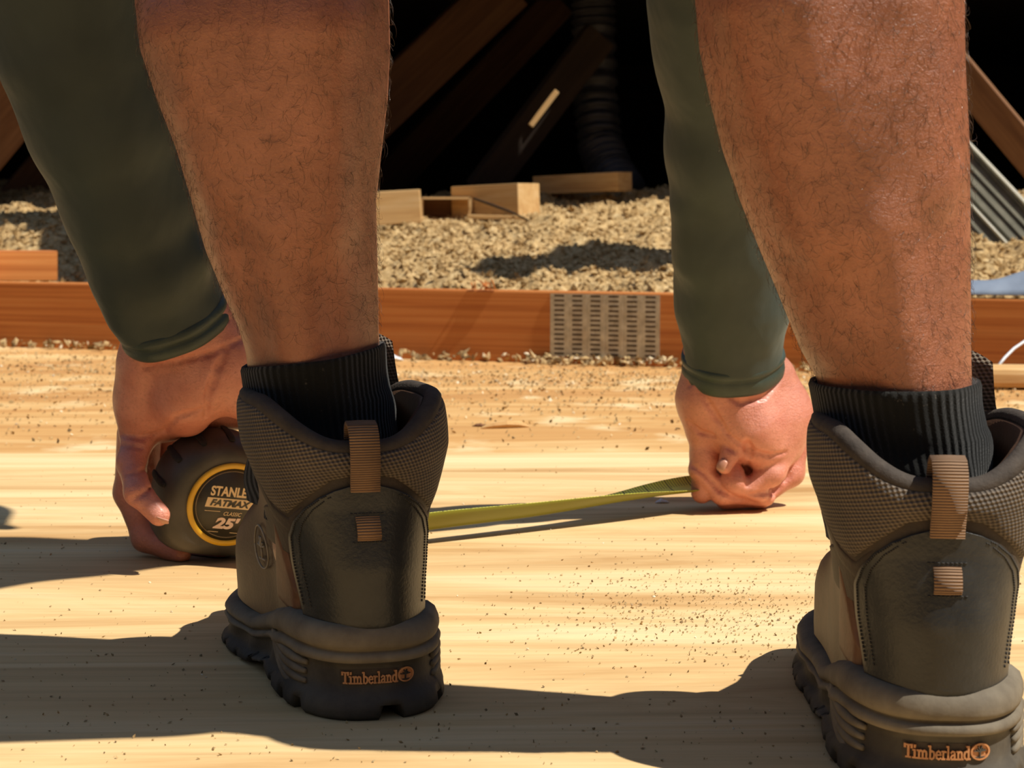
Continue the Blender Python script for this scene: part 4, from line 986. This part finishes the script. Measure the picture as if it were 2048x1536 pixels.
    # printed name and tree roundel on the back of the sole
    glyphs = {'T': (0.66, [[(0.02, 0.93), (0.64, 0.93)], [(0.33, 0.93), (0.33, 0.05)], [(0.16, 0.05), (0.50, 0.05)], [(0.05, 0.97), (0.05, 0.74)], [(0.61, 0.97), (0.61, 0.74)]]),
              'i': (0.36, [[(0.05, 0.60), (0.19, 0.60), (0.19, 0.05)], [(0.04, 0.05), (0.34, 0.05)], [(0.19, 0.80), (0.19, 0.95)]]),
              'm': (0.98, [[(0.04, 0.60), (0.18, 0.60), (0.18, 0.05)], [(0.06, 0.05), (0.30, 0.05)], [(0.18, 0.48), (0.32, 0.62), (0.46, 0.56), (0.50, 0.42), (0.50, 0.05)], [(0.40, 0.05), (0.60, 0.05)], [(0.50, 0.48), (0.64, 0.62), (0.78, 0.56), (0.82, 0.42), (0.82, 0.05)], [(0.72, 0.05), (0.95, 0.05)]]),
              'b': (0.64, [[(0.03, 0.95), (0.17, 0.95), (0.17, 0.05)], [(0.17, 0.50), (0.33, 0.62), (0.50, 0.54), (0.56, 0.33), (0.50, 0.12), (0.33, 0.03), (0.17, 0.12)]]),
              'e': (0.58, [[(0.08, 0.35), (0.50, 0.35), (0.47, 0.53), (0.30, 0.62), (0.13, 0.53), (0.07, 0.33), (0.14, 0.12), (0.32, 0.03), (0.52, 0.13)]]),
              'r': (0.48, [[(0.04, 0.60), (0.17, 0.60), (0.17, 0.05)], [(0.05, 0.05), (0.32, 0.05)], [(0.17, 0.46), (0.29, 0.60), (0.45, 0.57)]]),
              'l': (0.36, [[(0.04, 0.95), (0.18, 0.95), (0.18, 0.05)], [(0.05, 0.05), (0.33, 0.05)]]),
              'a': (0.60, [[(0.09, 0.50), (0.25, 0.62), (0.42, 0.57), (0.45, 0.42), (0.45, 0.05), (0.57, 0.05)], [(0.45, 0.36), (0.20, 0.33), (0.08, 0.18), (0.18, 0.04), (0.34, 0.06), (0.45, 0.18)]]),
              'n': (0.66, [[(0.04, 0.60), (0.18, 0.60), (0.18, 0.05)], [(0.06, 0.05), (0.31, 0.05)], [(0.18, 0.47), (0.34, 0.62), (0.48, 0.55), (0.52, 0.40), (0.52, 0.05)], [(0.41, 0.05), (0.63, 0.05)]]),
              'd': (0.66, [[(0.34, 0.95), (0.48, 0.95), (0.48, 0.05), (0.62, 0.05)], [(0.48, 0.50), (0.32, 0.62), (0.14, 0.54), (0.08, 0.33), (0.14, 0.12), (0.32, 0.03), (0.48, 0.14)]])}
    word = 'Timberland'; tot = sum(glyphs[c_][0]+0.02 for c_ in word); TW, TH = 0.0265, 0.0064
    xs0 = -0.0165; zb = 0.0190; mb = MB(); x = 0
    def flat(u, v_, o_): return W(SS(sth(u), v_, o_))
    def stroke(mb, pl, wd, o0, o1):
        for a, b_ in zip(pl[:-1], pl[1:]):
            dx, dy = b_[0]-a[0], b_[1]-a[1]; L = math.hypot(dx, dy) or 1e-9; nx_, ny_ = -dy/L*wd/2, dx/L*wd/2; ex_, ey_ = dx/L*wd*0.35, dy/L*wd*0.35
            q = [(a[0]-ex_+nx_, a[1]-ey_+ny_), (b_[0]+ex_+nx_, b_[1]+ey_+ny_), (b_[0]+ex_-nx_, b_[1]+ey_-ny_), (a[0]-ex_-nx_, a[1]-ey_-ny_)]
            lo_ = [flat(*c_, o0) for c_ in q]; hi_ = [flat(*c_, o1) for c_ in q]
            mb.add(lo_+hi_, [(4, 5, 6, 7), (0, 1, 5, 4), (1, 2, 6, 5), (2, 3, 7, 6), (3, 0, 4, 7)])
    for c_ in word:
        adv, st = glyphs[c_]
        for pl_ in st: stroke(mb, [(xs0+(x+a)*TW/tot, zb+b_*TH) for a, b_ in pl_], 0.00078, 0.0024, 0.0040)
        x += adv+0.02
    cxr, czr, rr = xs0+TW+0.0040, zb+0.0034, 0.0036
    pr = [(cxr+rr*math.cos(2*math.pi*k/32), czr+rr*math.sin(2*math.pi*k/32)) for k in range(33)]
    stroke(mb, pr, 0.0007, 0.0024, 0.0038)
    n0 = [flat(cxr+rr*0.96*math.cos(2*math.pi*k/24), czr+rr*0.96*math.sin(2*math.pi*k/24), 0.0029) for k in range(24)]; mb.add(n0, [tuple(range(24))])
    part('sole_lettering', mb, M['copper'], parent=sole, smooth=False)['label'] = 'copper lettering and roundel'
    mb = MB(); tree = [[(0, -0.75), (0, 0.1)], [(0, -0.1), (0.35, 0.3)], [(0, -0.1), (-0.35, 0.3)], [(0, 0.1), (0.2, 0.65)], [(0, 0.1), (-0.2, 0.65)], [(0.1, 0.02), (0.65, 0.1)], [(-0.1, 0.02), (-0.65, 0.1)], [(-0.55, -0.75), (0.55, -0.75)]]
    for pl_ in tree: stroke(mb, [(cxr+a*rr, czr+b_*rr) for a, b_ in pl_], 0.0004, 0.0028, 0.0036)
    part('roundel_tree', mb, M['dark_rubber'], parent=sole, smooth=False)
    # recessed plate behind the lettering
    mb = MB(); q0 = [(xs0-0.0012, zb-0.0008), (xs0+TW+0.0006, zb-0.0008), (xs0+TW+0.0006, zb+TH+0.0010), (xs0-0.0012, zb+TH+0.0010)]
    arr = [[flat(q0[0][0]+(q0[1][0]-q0[0][0])*i/10, z_, 0.0027) for i in range(11)] for z_ in (q0[0][1], q0[2][1])]; mb.grid(arr); part('lettering_plate', mb, M['dark_brown'], parent=sole)
    # stitched tree emblem on the outer side
    mb = MB(); yc_, zc_, re = 0.115, 0.073, 0.0125
    def side(u, v_):
        y = yc_+u; z = zc_+v_; s = (y-Y0(z))/(Y1(z)-Y0(z)); return W(S(m_*math.acos(max(-1, min(1, 1-2*s))), z, 0.0012))
    mb.tube([side(re*math.cos(2*math.pi*k/40), re*math.sin(2*math.pi*k/40)) for k in range(41)], 0.0006, 6)
    for pl_ in tree: mb.tube([side(a*re*0.75, b_*re*0.75) for a, b_ in pl_], 0.0006, 6)
    part('side_emblem', mb, M['emblem'])
    return boot
bl = G(756, 1437); br = G(1891, 1601)
make_boot(-1, (bl.x, bl.y, 0), math.radians(14), -0.066)
make_boot(1, (br.x, br.y, 0), math.radians(-4), -0.02)

# ------------------------------------------------------------------ socks
def sock(rows, zt, tilt, name='sock'):
    L = Limb(rows); zc = np.linspace(0.09, 0.23, 36); cxs, cys = L.at(zc)[:2]; near = (BV[:, 2] > 0.085) & (BV[:, 2] < 0.235)
    bx, by, bz = BV[near].T; kz = np.clip(np.round((bz-0.09)/0.004).astype(int), 0, 35); dx, dy = bx-cxs[kz], by-cys[kz]; rr_ = np.hypot(dx, dy); ok = rr_ < 0.075
    ka = (np.arctan2(dy, dx)/(2*math.pi)*96).round().astype(int) % 96; Rm = np.zeros((36, 96)); np.maximum.at(Rm, (kz[ok], ka[ok]), rr_[ok])
    for _ in range(3): Rm = np.maximum(Rm, np.maximum(np.roll(Rm, 1, 1), np.roll(Rm, -1, 1))*0.999)
    for _ in range(3): Rm = (Rm+np.roll(Rm, 1, 1)+np.roll(Rm, -1, 1))/3; Rm[1:-1] = (Rm[:-2]+Rm[1:-1]+Rm[2:])/3
    def rad_at(z, k): return float(np.interp(z, zc, Rm[:, k % 96]))
    mb = MB(); arr = []; uvs = []; NA, NZ = 96, 26
    for k in range(NA+1):
        an = 2*math.pi*k/NA; row = []
        top = zt+tilt*math.cos(an)
        zs = [0.095+(top-0.095)*j/NZ for j in range(NZ+1)]
        prof = [0.0042+0.0022*math.exp(-((j-10)/4)**2)*math.sin(3*an+1)+0.0012*math.sin(j*0.8+2*an)*(j < 20) for j in range(NZ+1)]
        for j, z in enumerate(zs):
            cx_, cy_ = L.at(z)[:2]; r_ = rad_at(z, k)+prof[j]*0.75
            row.append(Vector((cx_+r_*math.cos(an), cy_+r_*math.sin(an), z))); uvs.append((an*0.045, z))
        cx_, cy_ = L.at(top)[:2]
        for o_, dz in ((0.0024, 0.0022), (0.0008, 0.0020), (-0.002, -0.003)):
            r_ = rad_at(top, k)+o_; row.append(Vector((cx_+r_*math.cos(an), cy_+r_*math.sin(an), top+dz))); uvs.append((an*0.045, top+dz))
        arr.append(row)
    mb.grid(arr); o_ = build(name, mb, M['sock'], ROOT, uv=uvs); return o_
zl = PY(625, 728, 1.02).z; zr_ = PY(1790, 786, 0.88).z
sock(RL, zl, 0.0065)['label'] = 'black ribbed sock on the left leg'; sock(RR, zr_, 0.001)['label'] = 'black ribbed sock on the right leg'

# ------------------------------------------------------------------ tape measure
TC = P(432, 982, 1.432)
TR = Matrix.Rotation(math.radians(24), 3, 'Z') @ Matrix.Rotation(math.radians(12), 3, 'X') @ Matrix.Rotation(math.radians(9), 3, 'Y')
tape = empty('tape_measure', TC); tag(tape, 'dark rubber tape measure with yellow rimmed round label held in the left hand', 'tape measure')
def TL(x, y, z): return TC+TR@Vector((x, y, z))
def outline(n_=96, r=0.0475):
    pts = []
    for k in range(n_):
        a = 2*math.pi*k/n_; c_, s_ = math.cos(a), math.sin(a)
        p = 2.0 if s_ > 0 else 3.6; q = (abs(c_)**p+abs(s_)**p)**(-1/p); pts.append((q*c_*r*1.0, q*s_*r))
    return pts
TH_ = 0.025; ol = outline()
mb = MB(); arr = []
ridge_at = [math.radians(a) for a in (100, 128, 152)]
for (f_, y) in ((0.62, -TH_), (0.72, -TH_-0.0004), (0.84, -TH_+0.0012), (0.93, -TH_+0.0058), (0.985, -TH_+0.014), (1.0, -0.006), (1.0, 0.006), (0.985, TH_-0.014), (0.93, TH_-0.0058), (0.84, TH_-0.0012), (0.62, TH_)):
    arr.append([TL(x*f_, y, z*f_) for x, z in ol])
arr = [[arr[i][k] for i in range(len(arr))] for k in range(len(ol))]
mb.grid(arr, close_u=True); mb.add([r_[0] for r_ in arr], [tuple(range(len(ol)))]); mb.add([r_[-1] for r_ in arr], [tuple(range(len(ol)-1, -1, -1))])
case = build('case', mb, M['tape_rubber'], tape); case['label'] = 'dark dusty rubber case'
for a in (172, 145, 118, 91, 64):
    a = math.radians(a); c_, s_ = math.cos(a), math.sin(a); mb = MB(); tx, tz = -s_, c_
    pts = []
    for y, f_ in ((-TH_+0.008, 0.0458), (-TH_+0.013, 0.0472), (-0.008, 0.0479), (0.008, 0.0479), (TH_-0.012, 0.0472)): pts.append(TL(c_*f_, y, s_*f_))
    mb.tube(pts, [0.002, 0.0028, 0.0028, 0.0028, 0.002], 8, flat=0.35, up=TR@Vector((c_, 0, s_))); build('grip_groove', mb, M['lining'], tape)
def disc_ring(r0, r1, y0, y1, name, mat, parent, n_=72):
    mb = MB(); arr = []
    for k in range(n_):
        a = 2*math.pi*k/n_; c_, s_ = math.cos(a), math.sin(a)
        prof = [(r0, y0), (r0, y1), ((r0+r1)/2, y1-0.0004), (r1, y1), (r1, y0)] if r0 > 0 else [(1e-5, y1), (r1, y1), (r1, y0)]
        arr.append([TL(LX+c_*r, -y, LZ+s_*r) for r, y in prof])
    mb.grid(arr, close_u=True); return build(name, mb, mat, parent)
LX, LZ = 0.004, -0.001
lab = disc_ring(0, 0.0290, TH_-0.002, TH_+0.0008, 'label_disc', M['tape_label'], tape); lab['label'] = 'black round label'
disc_ring(0.0285, 0.0325, TH_-0.003, TH_+0.0018, 'label_rim', M['tape_yellow'], tape)['label'] = 'yellow rim of the label'
disc_ring(0.0258, 0.0262, TH_, TH_+0.0010, 'label_line', M['tape_print'], lab)
dg = None
def text_mesh(body_, size, bold=0.0, shear=0.0):
    cu = bpy.data.curves.new('lettering', 'FONT'); cu.body = body_; cu.size = size; cu.align_x = 'LEFT'; cu.shear = shear; cu.offset = bold; cu.extrude = 0.0
    o_ = bpy.data.objects.new('lettering', cu); COL.objects.link(o_); bpy.context.view_layer.update()
    me = o_.evaluated_get(bpy.context.evaluated_depsgraph_get()).to_mesh(); V = [tuple(v_.co) for v_ in me.vertices]; Fq = [tuple(p.vertices) for p in me.polygons]
    o_.evaluated_get(bpy.context.evaluated_depsgraph_get()).to_mesh_clear(); bpy.data.objects.remove(o_); bpy.data.curves.remove(cu); return V, Fq
def label_text(body_, x0, z0, width, height, mat, lift, name, bold=0.0, shear=0.0):
    V, Fq = text_mesh(body_, 1.0, bold, shear); A = np.array(V); mn, mx = A[:, :2].min(0), A[:, :2].max(0)
    mb = MB(); mb.add([TL(LX+x0+(a[0]-mn[0])/(mx[0]-mn[0])*width, -(TH_+lift), LZ+z0+(a[1]-mn[1])/(mx[1]-mn[1])*height) for a in A], Fq)
    return build(name, mb, mat, lab, smooth=False)
label_text('STANLEY', -0.0165, 0.0060, 0.0330, 0.0078, M['tape_print'], 0.0011, 'maker_lettering', 0.035)
mb = MB(); q = [(-0.0190, -0.0030), (0.0195, -0.0030), (0.0205, 0.0045), (-0.0180, 0.0045)]; mb.add([TL(LX+a, -(TH_+0.0011), LZ+b_) for a, b_ in q], [(0, 1, 2, 3)])
build('print_band', mb, M['tape_print'], lab, smooth=False)
label_text('FATMAX', -0.0155, -0.0018, 0.0315, 0.0052, M['tape_label'], 0.0014, 'band_lettering', 0.04, 0.3)
label_text('CLASSIC', -0.0035, -0.0088, 0.0140, 0.0030, M['tape_print'], 0.0011, 'small_lettering', 0.01, 0.3)
label_text("25'", -0.0100, -0.0195, 0.0205, 0.0092, M['tape_number'], 0.0011, 'length_lettering', 0.05, 0.25)
for x0, x1, z_ in ((-0.0185, -0.0065, -0.0062), (-0.013, -0.005, -0.0222), (0.004, 0.013, -0.0222)):
    mb = MB(); mb.add([TL(LX+a, -(TH_+0.0011), LZ+z_+dz) for a, dz in ((x0, 0), (x1, 0), (x1, 0.0004), (x0, 0.0004))], [(0, 1, 2, 3)]); build('label_rule', mb, M['tape_print'], lab, smooth=False)
# blade: concave ribbon from the mouth of the case to the fist
ctrl = [(TL(0.040, 0, -0.040), 40), (P(640, 1080, 1.452), 38), (P(872, 1047, 1.505), 33), (P(1080, 1022, 1.56), 25), (P(1240, 996, 1.61), 8), (P(1330, 981, 1.645), -7), (P(1395, 972, 1.672), -14), (P(1430, 968, 1.685), -14)]
def catmull(c_, n_):
    out = []
    for i in range(len(c_)-1):
        p0, p1, p2, p3 = c_[max(i-1, 0)], c_[i], c_[i+1], c_[min(i+2, len(c_)-1)]
        for k in range(n_):
            t = k/n_; f = lambda a, b_, d_, e: 0.5*((2*b_)+(-a+d_)*t+(2*a-5*b_+4*d_-e)*t*t+(-a+3*b_-3*d_+e)*t**3)
            out.append((Vector([f(p0[0][j], p1[0][j], p2[0][j], p3[0][j]) for j in range(3)]), f(p0[1], p1[1], p2[1], p3[1])))
    out.append(c_[-1]); return out
path = catmull(ctrl, 14); BW, SAG, TK = 0.032, 0.0062, 0.0005; va = []; uva = []; un = []; Lc = 0; NW = 12; arr = []
for i, (p, roll) in enumerate(path):
    t = (path[min(i+1, len(path)-1)][0]-path[max(i-1, 0)][0]).normalized()
    if i: Lc += (p-path[i-1][0]).length
    nearv = Vector((0, -1, 0)); nearv = (nearv-t*nearv.dot(t)).normalized(); upv = t.cross(nearv); upv = upv if upv.z > 0 else -upv
    a = math.radians(roll); nr = nearv*math.cos(a)+upv*math.sin(a); up_ = upv*math.cos(a)-nearv*math.sin(a); row = []
    for sgn in (1, -1):
        for j in range(NW+1):
            s_ = -1+2*j/NW; s_ = s_ if sgn > 0 else -s_
            row.append(p+nr*(s_*BW/2)+up_*(SAG*(s_*s_-0.5)+sgn*TK/2)); uva.append((Lc, (s_+1)/2)); un.append(0.0 if sgn > 0 else 1.0)
    row.append(row[0]); uva.append(uva[-(2*NW+2)]); un.append(0.0)
    arr.append(row)
mb = MB(); mb.grid(arr); mb.add(arr[-1][:2*NW+2], [tuple(range(2*NW+2))]); uva += [(0, 0)]*(2*NW+2); un += [1.0]*(2*NW+2)
bl_ = build('blade', mb, M['blade'], tape, uv=uva, attrs={'under': un}); bl_['label'] = 'yellow green measuring blade'
